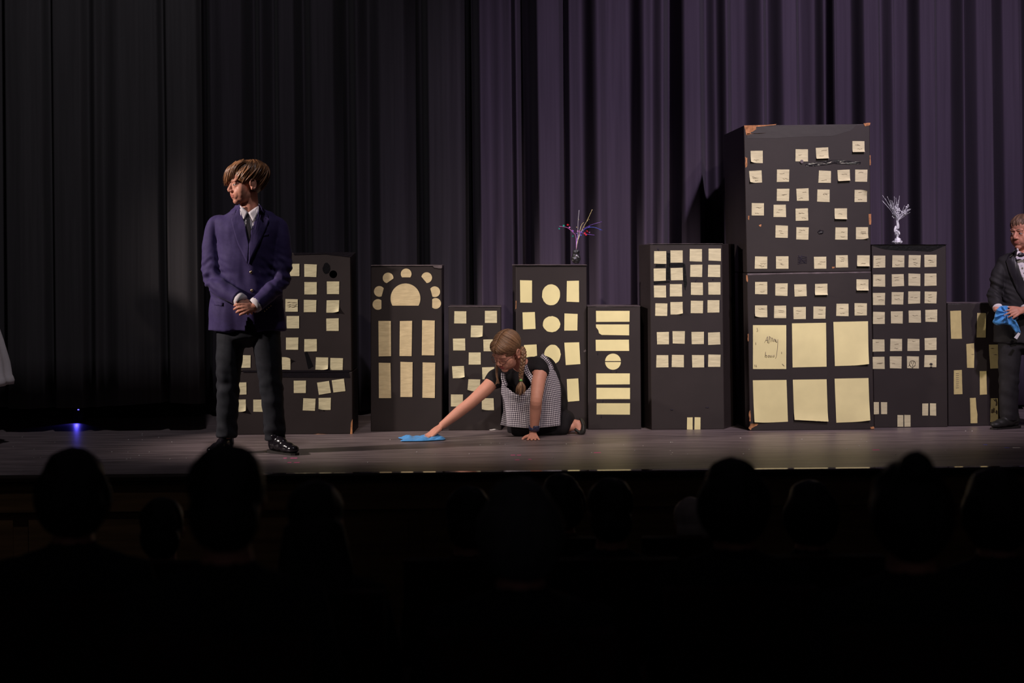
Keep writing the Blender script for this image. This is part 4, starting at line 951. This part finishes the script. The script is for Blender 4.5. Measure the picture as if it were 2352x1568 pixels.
# dress: bodice with cap sleeves, skirt pooled on the floor
vf = VF()
vf.tube([G(1260, 930, 10.77), G(1246, 897, 10.72), G(1222, 866, 10.66), G(1208, 846, 10.62), G(1203, 836, 10.60)], [(.15, .11), (.125, .10), (.132, .10), (.10, .07), (.07, .05)], ref=(-.5, -.8, 0), n=28, sub=4)
vf.ell(G(1243, 850, 10.66), (.095, .11, .090)); vf.ell(G(1205, 862, 10.60), (.10, .085, .085)); vf.ell(G(1256, 885, 10.72), (.095, .11, .10))
vf.tube([G(1218, 848, 10.58), SL + Vector((.0, .01, .004)), SL.lerp(EL, .16)], [.072, .062, .052], n=18, sub=3, cap=0)
vf.tube([G(1190, 856, 10.60), SR + Vector((.004, .008, .002)), SR.lerp(ER, .26)], [.070, .060, .052], n=18, sub=3, cap=0)
vf.ell(G(1252, 868, 10.68), (.095, .12, .095)); vf.ell(G(1263, 905, 10.75), (.100, .13, .11))
for h_, k_, a_ in ((HN, KN, AN), (HF, KF, AF)):
    vf.tube([h_ + Vector((0, 0, -.01)), h_.lerp(k_, .5), k_], [.11, .095, .072], n=20); vf.tube([k_, k_.lerp(a_, .5) + Vector((0, 0, .012)), k_.lerp(a_, .86)], [.066, .066, .062], n=18)
vf.ell(G(1266, 928, 10.78), (.105, .14, .11)); vf.ell(G(1235, 960, 10.74), (.14, .17, .09)); vf.ell(G(1286, 962, 10.78), (.075, .13, .075)); vf.ell(G(1297, 965, 10.75), (.062, .10, .068))
v, f, n_ = vf.remesh(.0065, 16)
v = wrinkle(v, n_, lambda p: .009 * nz(p + Vector((0, 0, p.x)), (12, 16, 14), 5.0)); v = [Vector((p.x, p.y, max(p.z, .003))) for p in v]
obj('dress', v, f, MT['black_knit'], root)
# shoe
vf = VF(); vf.tube([G(1334, 962, 10.725), G(1339, 976, 10.71), G(1338, 990, 10.70), G(1331, 996, 10.70)], [(.030, .010), (.036, .014), (.038, .020), (.030, .014)], ref=(0, 1, 0), n=16, sub=4)
vf.tube([G(1322, 985, 10.71), G(1332, 993, 10.70)], [(.03, .012), (.033, .014)], ref=(0, 1, 0), n=14)
v, f, n_ = vf.remesh(.004, 4); v = [Vector((p.x, p.y, max(p.z, .002))) for p in v]; obj('shoe', v, f, MT['leather_dull'], root)
# apron: one draped gingham sheet plus straps
rows = [
    [(1153, 876, 10.515), (1168, 892, 10.495), (1190, 906, 10.480), (1212, 894, 10.475), (1228, 872, 10.475), (1246, 850, 10.49), (1264, 838, 10.55)],
    [(1152, 900, 10.530), (1170, 908, 10.495), (1192, 918, 10.475), (1214, 910, 10.470), (1232, 893, 10.470), (1252, 872, 10.50), (1277, 858, 10.57)],
    [(1155, 920, 10.545), (1172, 925, 10.510), (1194, 930, 10.490), (1216, 926, 10.480), (1236, 914, 10.480), (1258, 900, 10.52), (1287, 888, 10.60)],
    [(1156, 945, 10.560), (1174, 950, 10.520), (1196, 953, 10.500), (1218, 952, 10.490), (1240, 946, 10.500), (1262, 938, 10.535), (1287.5, 930, 10.60)],
    [(1149, 975, 10.580), (1172, 979, 10.535), (1195, 981.5, 10.515), (1218, 982.5, 10.510), (1240, 981.5, 10.520), (1263, 979.5, 10.545), (1286, 976.5, 10.60)]]
def grid_cr(rows, su, sv):
    rr = []
    for r in rows:
        P = [Vector(q) for q in r]; o_, _ = cr(P, [(1, 1)] * len(P), su); rr.append(o_)
    cols = []
    for i in range(len(rr[0])):
        P = [r[i] for r in rr]; o_, _ = cr(P, [(1, 1)] * len(P), sv); cols.append(o_)
    return [[cols[i][j] for i in range(len(cols))] for j in range(len(cols[0]))]
gr = grid_cr(rows, 9, 10); nr, nc = len(gr), len(gr[0]); vs_ = []; uv = []
for j in range(nr):
    for i in range(nc):
        p = gr[j][i]; u_, t_ = i / (nc - 1), j / (nr - 1)
        fold = .012 * t_ * math.sin(u_ * 17 + 1.5 * math.sin(t_ * 3)) + .010 * (1 - t_) * t_ * 3 * nz((u_ * 3, t_ * 3, 1), (1.6, 1.6, 1))
        vs_.append(G(p.x, p.y, p.z + fold)); uv.append(None)
# arc-length UVs in metres
ul = [[0.0] * nc for _ in range(nr)]; vl = [[0.0] * nc for _ in range(nr)]
for j in range(nr):
    for i in range(1, nc): ul[j][i] = ul[j][i - 1] + (vs_[j * nc + i] - vs_[j * nc + i - 1]).length
for i in range(nc):
    for j in range(1, nr): vl[j][i] = vl[j - 1][i] + (vs_[j * nc + i] - vs_[(j - 1) * nc + i]).length
for j in range(nr):
    for i in range(nc):
        w_ = .55; uv[j * nc + i] = (ul[j][i] - ul[j][nc // 2], vl[j][i] - vl[nr - 1][i])
ap = obj('apron', vs_, [(j * nc + i, (j + 1) * nc + i, (j + 1) * nc + i + 1, j * nc + i + 1) for j in range(nr - 1) for i in range(nc - 1)], MT['gingham'], root, True, uvs=uv)
md = ap.modifiers.new('thick', 'SOLIDIFY'); md.thickness = .003; md.offset = 1
def strap(pts, wd):
    P, _ = cr([Vector(p) for p in pts], [(1, 1)] * len(pts), 6); vv = []; uu = []; L_ = 0; n = len(P); A = [G(p.x, p.y, p.z) for p in P]
    for i in range(n):
        t = (A[min(i + 1, n - 1)] - A[max(i - 1, 0)]).normalized(); sd = t.cross(Vector((0, -1, 0))).normalized()
        if i: L_ += (A[i] - A[i - 1]).length
        for k in range(4):
            o_ = (k / 3 - .5) * wd; vv.append(A[i] + sd * o_); uu.append((o_, L_))
    o = obj('apron_strap', vv, [(i * 4 + k, i * 4 + k + 1, i * 4 + 5 + k, i * 4 + 4 + k) for i in range(n - 1) for k in range(3)], MT['gingham'], ap, True, uvs=uu)
    md = o.modifiers.new('thick', 'SOLIDIFY'); md.thickness = .003; md.offset = 0
strap([(1156, 856, 10.49), (1156, 870, 10.50), (1162, 886, 10.50)], .026)
strap([(1204, 838, 10.49), (1211, 856, 10.485), (1222, 872, 10.475), (1226, 884, 10.47)], .032)
strap([(1243, 815, 10.56), (1253, 824, 10.53), (1262, 836, 10.54), (1268, 848, 10.55)], .026)
# watch, glasses
wc = EL.lerp(WL, .93); ax = (WL - EL).normalized()
vf = VF(); vf.tube([wc - ax * .010, wc + ax * .010], .0325, n=24, cap=0); wt = vf.make('wristwatch', MT['watch'], root)
vf = VF(); R = Matrix((Vector((1, 0, 0)), ax, Vector((0, -1, 0)))).transposed(); vf.box(wc + Vector((.010, -.032, 0)), (.017, .018, .006), R); o = vf.make('watch_case', MT['watch'], wt); o.modifiers.new('b', 'BEVEL').width = .004
gl = VF()
for sx in (-1, 1):
    loop = [(sx * .033 + .024 * math.cos(a), -.101 + .012 * abs(math.cos(a)) * (1 if sx * math.cos(a) > 0 else .3), -.009 + .0125 * math.sin(a)) for a in [2 * PI * k / 20 for k in range(20)]]
    gl.tube([fp(Fg, p) for p in loop], .0015, n=6, closed=True)
    ft(gl, Fg, [(sx * .056, -.088, -.002), (sx * .072, -.04, .002), (sx * .082, .015, .002)], .0016, n=6)
ft(gl, Fg, [(-.010, -.102, -.004), (0, -.105, -.002), (.010, -.102, -.004)], .0014, n=6)
gl.make('eyeglasses', MT['glass'], root)
# hair: centre parting combed back to two braids
C = Vector((0, .016, .044)); Rr = (.079, .097, .083); lk = VF(); rd = random.Random(21)
C2, R2 = Vector((0, -.036, .064)), (.068, .056, .043)
cap = VF(); fe(cap, Fg, C, (.0775, .0955, .0815), seg=30); fe(cap, Fg, C2, R2, seg=26); lk.add(cap.v, cap.f, .6)
for sx in (-1, 1):
    for i in range(260):
        t = rd.random(); a0 = -1.60 + 2.68 * t
        d0 = Vector((sx * .05, math.sin(a0) * .98, math.cos(a0))); d1 = Vector((sx * rd.uniform(.84, .92), .50 + rd.uniform(-.07, .07), -.66 + .16 * (t - .5) + rd.uniform(-.12, .12)))
        d0.normalize(); d1.normalize(); pts = []; rr = []
        dm = (d0 + d1) * .5 + Vector((sx * .30, -.62 * (1 - t), .05 - .22 * (1 - t))); sc = 1.0 + rd.uniform(0, .035)
        for k in range(11):
            q = k / 10; d = (d0 * (1 - q) ** 2 + dm * 2 * q * (1 - q) + d1 * q * q).normalized()
            p = C + Vector((d.x * Rr[0], d.y * Rr[1], d.z * Rr[2])) * sc
            qv = Vector(((p.x - C2.x) / R2[0], (p.y - C2.y) / R2[1], (p.z - C2.z) / R2[2]))
            if qv.length < 1.02 * sc: qv = qv.normalized() * 1.02 * sc; p = C2 + Vector((qv.x * R2[0], qv.y * R2[1], qv.z * R2[2]))
            pts.append(fp(Fg, p)); rr.append((.0040 * (1 - .35 * abs(q - .5) * 2), .0026))
        lk.tube(pts, rr, n=6, tone=rd.random())
lk.make('hair', MT['hair_blond'], root, tone=True)
def braid(path, name='braid', r=.0092, amp=.011, turns=4.5):
    P, _ = cr([Vector(p) for p in path], [(1, 1)] * len(path), 14); n = len(P); vf = VF()
    for sidx in range(3):
        pts = []
        for i, p in enumerate(P):
            t = i / (n - 1); a = 2 * PI * turns * t / 1.0 * .5 + 2 * PI * sidx / 3; sh_ = 1 - .35 * t
            tan = (P[min(i + 1, n - 1)] - P[max(i - 1, 0)]).normalized(); sd = tan.cross(Vector((0, 1, 0))).normalized(); fr = sd.cross(tan)
            pts.append(p + sd * amp * sh_ * math.sin(a) + fr * .0065 * sh_ * math.sin(2 * a))
        vf.tube(pts, [r * (1.05 - .35 * i / (n - 1)) for i in range(n)], n=8, tone=.25 + .25 * sidx)
    return vf.make(name, MT['hair_blond'], root, tone=True)
root_near = fp(Fg, (.070, .060, -.012))
br = braid([root_near, G(1203, 812, 10.40), G(1200, 838, 10.40), G(1197, 858, 10.415), G(1196.5, 871, 10.425)], turns=9)
vf = VF(); vf.tube([G(1196.5, 869.5, 10.425), G(1196.5, 875, 10.425)], .0105, n=14, cap=.1); vf.make('hair_band', MT['band'], br)
vf = VF(); rd = random.Random(5)
for i in range(60):
    a = rd.uniform(0, 2 * PI); rr = rd.uniform(.2, 1); e = G(1195 + 12 * math.cos(a) * rr - 1, 906 + rd.uniform(-7, 5) - 4 * rr, 10.43 + .012 * math.sin(a)); s0 = G(1196.5, 874, 10.425)
    m_ = G(1196 + 11 * math.cos(a) * rr, 888, 10.425 + .014 * math.sin(a)); vf.tube([s0, m_, e], [.004, .0035, .0012], n=5, sub=3, tone=rd.random())
vf.make('braid_end', MT['hair_blond'], br, tone=True)
vf = VF()
for k in range(5):
    vf.tube([fp(Fg, (-.076, -.02 + .01 * k, -.02)), G(1139 + k, 858, 10.47), G(1141 + 1.5 * k, 872 + 2 * k, 10.475), G(1137 + 1.2 * k, 886 - 2 * k, 10.48)], [.0022, .0018, .0015, .0008], n=5, sub=4, tone=.2 * k)
vf.make('loose_strand', MT['hair_blond'], root, tone=True)

# blue cloth under her hand
gx = []
nu, nv = 34, 20; P00 = FL(920, 1011); P10 = FL(1018, 1004)
vs_ = []
for j in range(nv + 1):
    for i in range(nu + 1):
        u_, t_ = i / nu, j / nv
        px = 920 + 98 * u_ + 5 * math.sin(t_ * 5); D_ = 10.36 + .21 * t_ - .03 * math.sin(u_ * 3) + .05 * u_ * (1 - t_)
        base = W(px, 1000, D_)
        edge = min(1, 6 * u_, 6 * (1 - u_), 5 * t_, 5 * (1 - t_))
        hgt = .004 + edge * (.008 + .020 * abs(noise.noise(Vector((u_ * 3.2 + 4, t_ * 2.3, 3)))) * 1.6 + .006 * math.exp(-((u_ - .52) / .2) ** 2 - ((t_ - .75) / .25) ** 2) + .012 * math.exp(-((u_ - .93) / .07) ** 2))
        vs_.append(Vector((base.x + .012 * nz((u_, t_, 2), (3, 3, 1)), base.y + .012 * nz((u_, t_, 8), (3, 3, 1)), hgt)))
o = obj('cleaning_cloth', vs_, [(j * (nu + 1) + i, j * (nu + 1) + i + 1, (j + 1) * (nu + 1) + i + 1, (j + 1) * (nu + 1) + i) for j in range(nv) for i in range(nu)], MT['blue'], None, True, (W(970, 1005, 10.45).x, -.55, 0))
md = o.modifiers.new('thick', 'SOLIDIFY'); md.thickness = .003; md.offset = 1
setp(o, 'blue cloth spread on the stage floor under the reaching hand', 'cloth')

# ------------------------------------------------------------------ figure mostly out of frame at the left: only the white skirt hem shows
DW = 10.35; cx = -74
root = thing('person', (W(cx, 1010, DW).x, DW + CAMY, 0), 'person at the picture edge, only the hem of a white garment in view', 'person')
Z = lambda z, x=0.0, y=0.0: Vector((root.location.x + x, root.location.y + y, z))
Fw = frame(Z(1.36), math.radians(-60), 0, 0, .92)
vf = VF(); add_head(vf, Fw)
vf.tube([Z(1.25, 0, .02), Z(1.18), Z(1.0), Z(.82)], [(.05, .05), (.13, .075), (.12, .085), (.13, .095)], ref=(1, 0, 0), n=18, sub=3)
for sx in (-1, 1):
    vf.tube([Z(1.17, sx * .12), Z(.95, sx * .13), Z(.80, sx * .06, -.12)], [.042, .036, .026], n=12, sub=3)
    vf.tube([Z(.82, sx * .07), Z(.45, sx * .075), Z(.09, sx * .075, .01)], [.07, .052, .034], n=12, sub=3)
    add_hand(vf, Z(.80, sx * .06, -.12), (-sx * .4, -.5, -1), (sx, -.6, 0), (0, -1, 0.2), [.3, .35, .4, .45], .82)
    vf.ell(Z(.035, sx * .075, -.05), (.036, .095, .034))
v, f, n_ = vf.remesh(.006, 3); obj('body', v, f, None, root, True, mats=[MT['skin'], MT['lip']], fmat=lips_fmat(v, f, Fw))
vs_ = []; N = 72; R0 = 26
prof = [(1.20, .135, .09), (1.05, .135, .10), (.86, .14, .11), (.74, .165, .15), (.60, .205, .19), (.46, .238, .22), (.385, .246, .225), (.372, .252, .232), (.35, .258, .236), (.325, .256, .233)]
for z, rx, ry in prof:
    for k in range(N):
        a = 2 * PI * k / N; fl = max(0, (.95 - z) / .6); w_ = 1 + .055 * fl * math.sin(a * 9 + 1.0 * math.sin(a * 2)) * (1 if z > .34 else .8)
        vs_.append(Z(z + .035 * fl * math.cos(a) , rx * w_ * math.cos(a), ry * w_ * math.sin(a)))
o = obj('white_dress', vs_, [(j * N + k, (j + 1) * N + k, (j + 1) * N + (k + 1) % N, j * N + (k + 1) % N) for j in range(len(prof) - 1) for k in range(N)], MT['shirt'], root)
md = o.modifiers.new('thick', 'SOLIDIFY'); md.thickness = .003
lk = hair_locks(Fw, (0, .016, .046), (.078, .096, .080), 160, lambda ph: 1.7 if abs(ph) < .9 else 2.7, .009, .1, .01, 31); cap = VF(); fe(cap, Fw, (0, .016, .046), (.078, .096, .080), seg=24); lk.add(cap.v, cap.f); lk.make('hair', MT['hair_short'], root, tone=True)
# ------------------------------------------------------------------ table sprays on the boxes
def star(c, r, R, n=5):
    vs_ = []; 
    for k in range(2 * n):
        a = PI * k / n; q = r if k % 2 == 0 else r * .45; vs_.append(c + R @ Vector((q * math.cos(a), 0, q * math.sin(a))))
    A = [v + R @ Vector((0, -.0006, 0)) for v in vs_]; B = [v + R @ Vector((0, .0006, 0)) for v in vs_]; k = 2 * n
    return A + B, [tuple(range(k)), tuple(range(2 * k - 1, k - 1, -1))] + [(i, k + i, k + (i + 1) % k, (i + 1) % k) for i in range(k)]
rd = random.Random(77)
Dp = 11.16; topz = W(1323, 607.5, 11.02).z + .004
base = Vector((W(1323, 606, Dp).x, Dp + CAMY, topz))
root = thing('foil_centrepiece', base, 'black foil-wrapped weight with a multicoloured star spray on the round-window block', 'centrepiece')
vf = VF(); vf.ell(base + Vector((0, 0, .032)), (.030, .030, .032)); vf.ell(base + Vector((0, 0, .072)), (.020, .02, .022))
v, f, n_ = vf.remesh(.0028, 1); v = wrinkle(v, n_, lambda p: .007 * nz(p, (70, 70, 70))); v = [Vector((p.x, p.y, max(p.z, topz + .0008))) for p in v]
obj('foil_weight', v, f, MT['black_foil'], root, False)
PT = lambda x, y, d=0.0: W(1240 + x / 9.222, 450 + y / 9.222, Dp + d)
neck = base + Vector((.002, 0, .09))
def wire(name, pts, m, r=.0011):
    vf = VF(); vf.tube(pts, r, n=5, sub=5); return vf.make(name, m, root)
def stars(name, spots, m, r=.0075):
    for x, y in spots:
        R = Matrix.Rotation(rd.uniform(-.7, .7), 3, 'Z') @ Matrix.Rotation(rd.uniform(-.7, .7), 3, 'X') @ Matrix.Rotation(rd.uniform(0, 2), 3, 'Y')
        vf = VF(); vf.add(*star(PT(x, y, rd.uniform(-.02, .02)), r * rd.uniform(.8, 1.3), R)); vf.make(name, m, root, False)
wire('wire_stem', [neck, PT(760, 850), PT(690, 760), PT(600, 680), PT(500, 650), PT(410, 640)], MT['pink'])
wire('wire_stem', [neck, PT(790, 900), PT(820, 760), PT(960, 800), PT(1160, 830)], MT['violet'])
wire('wire_stem', [neck, PT(800, 950), PT(900, 700), PT(1000, 520), PT(1110, 285)], MT['goldfoil'])
wire('wire_stem', [neck, PT(800, 900), PT(950, 700), PT(1130, 660), PT(1320, 725)], MT['bluefoil'])
wire('wire_stem', [neck, PT(800, 800), PT(810, 550), PT(830, 300)], MT['silver'])
wire('wire_stem', [neck, PT(830, 800), PT(880, 620), PT(930, 560)], MT['goldfoil'])
wire('wire_stem', [neck, PT(800, 850), PT(1000, 650), PT(1310, 545)], MT['violet'], .0008)
stars('foil_star', [(410, 690), (505, 630), (700, 850)], MT['teal'], .008)
stars('foil_star', [(585, 610), (600, 610), (950, 790), (1000, 745), (975, 820)], MT['red'], .008)
stars('foil_star', [(630, 665), (690, 735), (840, 740), (1050, 770), (800, 745)], MT['pink'], .007)
stars('foil_star', [(860, 780), (700, 740), (1030, 660), (775, 790)], MT['violet'], .006)
stars('foil_star', [(1275, 712), (1050, 650), (870, 830)], MT['bluefoil'], .006)
stars('foil_star', [(1100, 300), (1070, 370), (1040, 495), (1008, 522), (820, 500), (935, 660), (910, 720), (780, 660)], MT['goldfoil'], .0035)
# silver spray
Dp = 11.10; topz = W(2062, 561, 10.92).z + .0035
base = Vector((W(2061, 556, Dp).x, Dp + CAMY, topz))
root = thing('foil_centrepiece', base, 'silver tinsel spray on a foil foot on top of the tidy-grid block', 'centrepiece')
PS = lambda x, y, d=0.0: W(2000 + x / 10.45, 430 + y / 10.45, Dp + d)
vf = VF(); vf.ell(base + Vector((0, 0, .012)), (.034, .034, .012)); vf.ell(base + Vector((.002, 0, .024)), (.02, .02, .016)); vf.tube([base + Vector((0, 0, .02)), PS(640, 1150), PS(630, 1050)], [.010, .008, .014], n=12)
v, f, n_ = vf.remesh(.0028, 1); v = wrinkle(v, n_, lambda p: .006 * nz(p, (80, 80, 80))); v = [Vector((p.x, p.y, max(p.z, topz + .0008))) for p in v]
obj('foil_foot', v, f, MT['silver'], root, False)
for x, y, rx, rz, tilt in ((590, 1000, .0085, .022, .2), (655, 920, .0085, .022, -.1), (610, 1090, .008, .018, .1), (680, 1090, .006, .014, -.3)):
    R = Matrix.Rotation(tilt, 3, 'Y'); vf = VF(); vf.ell(PS(x, y), (rx, .0015, rz), R, 12); vf.make('foil_leaf', MT['silver'], root)
for i in range(38):
    ex, ey = ((rd.uniform(280, 700), rd.uniform(190, 380)) if i < 15 else (rd.uniform(450, 960), rd.uniform(400, 700)))
    if i == 0: ex, ey = 275, 320
    if i == 1: ex, ey = 690, 205
    if i == 2: ex, ey = 960, 520
    sx_, sy_ = 640 + rd.uniform(-25, 25), 830; d_ = rd.uniform(-.03, .03)
    P = [PS(635, 1020), PS(sx_, sy_), PS((sx_ * .55 + ex * .45) + rd.uniform(-20, 20), sy_ * .5 + ey * .5, d_ * .5), PS(ex, ey, d_)]
    s_ = wire('tinsel_strand', P, MT['silver'], .0011)
    if i >= 15:
        for k in range(4):
            t = rd.uniform(.45, 1); q = P[1].lerp(P[3], t) + Vector((rd.uniform(-.006, .006), 0, rd.uniform(-.006, .006)))
            vf = VF(); vf.ell(q, (rd.uniform(.0025, .005), .002, rd.uniform(.0025, .005)), Matrix.Rotation(rd.uniform(0, 3), 3, 'Y'), 8); vf.make('foil_bead', MT['silver'], s_, False)

# ------------------------------------------------------------------ blue light under the side curtain
DL = 11.80; bp = W(182, 968, DL); bp.z = 0
root = thing('uplight', bp, 'small black floor lamp with a blue LED behind the side curtain', 'lamp')
vf = VF(); vf.box(bp + Vector((0, 0, .045)), (.038, .035, .036)); o = vf.make('housing', MT['plastic'], root, False); o.modifiers.new('b', 'BEVEL').width = .006
vf = VF(); vf.box(bp + Vector((0, 0, .005)), (.030, .045, .005)); vf.make('foot', MT['plastic'], root, False)
vf = VF(); vf.ell(bp + Vector((-.004, -.004, .083)), (.006, .006, .004), None, 12); vf.make('led_lens', MT['led'], root)
l = bpy.data.lights.new('uplight_glow', 'SPOT'); l.energy = 0.55; l.color = (.10, .08, 1.0); l.spot_size = math.radians(80); l.spot_blend = .8; l.shadow_soft_size = .01
o = bpy.data.objects.new('uplight_glow', l); COL.objects.link(o); o.location = bp + Vector((-.004, -.055, .045)); o.rotation_euler = Vector((0, -1, -.42)).to_track_quat('-Z', 'Y').to_euler()

# ------------------------------------------------------------------ tape marks and litter on the floor
def tape(px, py, wpx, m, label, grp=None):
    c = FL(px, py); h = wpx * floorD(px, py) / FPX / 2; vf = VF(); vf.box(c + Vector((0, 0, .0006)), (h, .012, .0005))
    o = vf.make('spike_tape', m, None, False, (c.x, c.y, 0)); setp(o, label, 'floor tape', grp)
for x, y, w_ in ((655, 1052, 8), (675, 1052, 16), (665, 1062, 9), (682, 1062, 13)):
    tape(x, y, w_, MT['pinktape'], 'short strip of pink marking tape on the floor in front of the polished black shoe', 'pink tape marks by the navy-jacket boy')
for x, y, w_ in ((1178, 1045, 10), (1192, 1045, 9), (1188, 1056, 10), (1217, 1055, 7)):
    tape(x, y, w_, MT['pinktape'], 'short strip of pink marking tape on the floor in front of the kneeling girl', 'pink tape marks by the kneeling girl')
tape(1372, 1039.5, 16, MT['pinktape'], 'pink marking tape on the floor in front of the strip-window block')
tape(2012, 1033, 16, MT['pinktape'], 'pink marking tape on the floor in front of the tallest tower')
tape(2263, 1021, 8, MT['bluetape'], 'blue marking tape on the floor near the tuxedo boy, farther back', None)
tape(2313, 1028, 10, MT['bluetape'], 'blue marking tape on the floor next to a white strip')
tape(2335, 1028, 16, MT['white'], 'white marking tape on the floor beside the blue strip')
vf = VF(); rd = random.Random(41)
spots = [(295, 1010), (327, 1010), (327, 996), (395, 1015), (320, 1046), (30, 1026), (78, 1032), (658, 1040), (690, 1044), (845, 1062), (1128, 1018), (1148, 1018), (1103, 1022), (1324, 1018), (1363, 1019), (1477, 1024), (1545, 1016), (1545, 1040), (1580, 1043), (1842, 1009), (1945, 1031), (2172, 1035), (2218, 990), (2233, 990), (2293, 1042)]
spots += [(rd.uniform(0, 2352), rd.uniform(995, 1060)) for _ in range(36)]
for x, y in spots:
    c = FL(x, y); r = rd.uniform(.002, .0048); vf.ell(c + Vector((0, 0, .0017)), (r, r * rd.uniform(.6, 1.3), .0016), None, 6)
setp(vf.make('confetti', MT['white'], None, True, (0, -.8, 0)), 'tiny white scraps scattered over the stage floor', 'litter', kind='stuff')

# ------------------------------------------------------------------ audience silhouettes on theatre seats
def aud_mesh(kind, seed):
    """seated spectator facing the stage (+Y), floor at z=0, head top at 1.28"""
    vf = VF()
    vf.ell((0, 0.02, 1.165), (.072, .088, .105)); vf.ell((0, .05, 1.10), (.058, .058, .07))
    vf.tube([(0, 0, 1.10), (0, -.01, 1.0)], [.052, .062], n=14)
    vf.tube([(0, -.02, 1.02), (0, -.02, .97), (0, -.03, .85), (0, -.04, .65), (0, -.03, .50)], [(.06, .05), (.17, .085), (.185, .11), (.165, .11), (.175, .12)], ref=(1, 0, 0), n=24, sub=3)
    for sx in (-1, 1):
        vf.tube([(sx * .165, -.02, .96), (sx * .22, -.02, .72), (sx * .16, .17, .60), (sx * .06, .26, .58)], [.055, .048, .042, .034], n=12, sub=3)
        vf.tube([(sx * .09, .0, .50), (sx * .10, .22, .51), (sx * .10, .42, .49)], [.085, .078, .058], n=14, sub=3)
        vf.tube([(sx * .10, .42, .48), (sx * .10, .44, .25), (sx * .10, .44, .07)], [.055, .05, .036], n=12, sub=3)
        vf.ell((sx * .10, .50, .036), (.042, .11, .036)); vf.ell((sx * .04, .29, .585), (.04, .05, .03)); vf.ell((sx * .073, .03, 1.15), (.012, .02, .03))
    v, f, n_ = vf.remesh(.012, 4)
    b = bpy.data.meshes.new('spectator'); b.from_pydata([tuple(p) for p in v], [], f); b.materials.append(MT['cloth_dark']); b.materials.append(MT['skin'])
    b.polygons.foreach_set('material_index', [1 if p.center.z > 1.03 else 0 for p in b.polygons]); b.polygons.foreach_set('use_smooth', [True] * len(b.polygons))
    vf = VF(); vf.ell((0, 0.0, 1.195), (.088, .100, .092)); vf.ell((0, -.04, 1.13), (.080, .062, .085))
    if kind == 'long':
        vf.tube([(0, -.05, 1.16), (.01, -.075, 1.02), (.02, -.10, .86)], [(.09, .06), (.115, .05), (.12, .035)], ref=(1, 0, 0), n=16, sub=3)
    if kind == 'full':
        vf.ell((0, -.02, 1.15), (.108, .10, .12))
    if kind == 'bun':
        vf.ell((0, -.02, 1.16), (.100, .10, .11))
        vf.ell((0, -.06, 1.27), (.045, .045, .04))
    v, f, n_ = vf.remesh(.008, 3); v = wrinkle(v, n_, lambda p: .006 * nz(p, (30, 30, 12), seed))
    h = bpy.data.meshes.new('hair'); h.from_pydata([tuple(p) for p in v], [], f); h.polygons.foreach_set('use_smooth', [True] * len(h.polygons))
    return b, h
KIND = {k: aud_mesh(k, i * 3.1) for i, k in enumerate(('short', 'long', 'full', 'bun'))}
def seat_meshes():
    out = []
    for nm, c, hh in (('seat_back', (0, -.17, .62), (.21, .035, .30)), ('seat_pad', (0, .06, .40), (.20, .22, .03)), ('armrest', (-.235, .02, .60), (.025, .20, .02)), ('armrest', (.235, .02, .60), (.025, .20, .02)), ('pedestal', (0, -.06, .18), (.20, .04, .185))):
        vf = VF(); vf.box(c, hh); me = bpy.data.meshes.new(nm); me.from_pydata([tuple(p) for p in vf.v], [], vf.f); me.materials.append(MT['seat']); out.append((nm, me))
    return out
SEAT = seat_meshes()
AUD = [  # image x of head centre, top of hair, distance, hair, colour, label
    (168, 1022, 4.95, 'full', 'hair_dark', 'spectator silhouette with wide flat-topped hair below the blue light'),
    (520, 1012, 4.05, 'short', 'hair_dark', 'spectator silhouette whose tall head overlaps the shoe of the boy in navy'),
    (372, 1138, 6.0, 'short', 'hair_dark', 'small spectator silhouette half hidden between two bigger heads'),
    (722, 1098, 5.0, 'long', 'hair_dark', 'spectator silhouette with long hair spreading over one shoulder'),
    (1192, 1090, 4.1, 'full', 'hair_grey', 'spectator silhouette with a rim of pale grey hair below the kneeling girl'),
    (1075, 1112, 6.0, 'short', 'hair_dark', 'spectator silhouette peeking out beside the grey-haired head, under the blue cloth'),
    (1288, 1083, 6.9, 'full', 'hair_dark', 'spectator silhouette showing behind the grey-haired head, under the shoe of the kneeling girl'),
    (1402, 1093, 5.95, 'short', 'hair_dark', 'narrow spectator silhouette below the strip-window block'),
    (1682, 1045, 5.0, 'full', 'hair_dark', 'big spectator silhouette breaking the stage edge below the splayed-side block'),
    (1588, 1138, 6.9, 'short', 'hair_pale', 'pale-haired spectator mostly hidden behind the big silhouette below the splayed-side block'),
    (1860, 1098, 6.0, 'full', 'hair_dark', 'round spectator silhouette below the big yellow panes'),
    (2090, 1046, 4.1, 'bun', 'hair_dark', 'spectator silhouette with peaked hair below the silver spray'),
    (2285, 1068, 5.0, 'full', 'hair_dark', 'broad spectator silhouette below the boy in the tuxedo'),
]
for px, top, D_, kind, hc, lab in AUD:
    p = W(px, top, D_); s_ = (p.z - zf(D_)) / 1.292; p.z = zf(D_)
    r = thing('spectator', p, lab, 'person', 'spectators in the dark hall'); r.scale = (s_, s_, s_)
    o = bpy.data.objects.new('body', KIND[kind][0]); COL.objects.link(o); o.parent = r
    me = KIND[kind][1] if not KIND[kind][1].materials else KIND[kind][1].copy(); 
    if not me.materials: me.materials.append(MT[hc])
    else: me.materials[0] = MT[hc]
    o = bpy.data.objects.new('hair', me); COL.objects.link(o); o.parent = r
    st = thing('theatre_seat', p, 'dark upholstered theatre seat under a spectator in the unlit hall', 'seat', 'theatre seats in the dark hall')
    for nm, sm in SEAT:
        o = bpy.data.objects.new(nm, sm); COL.objects.link(o); o.parent = st
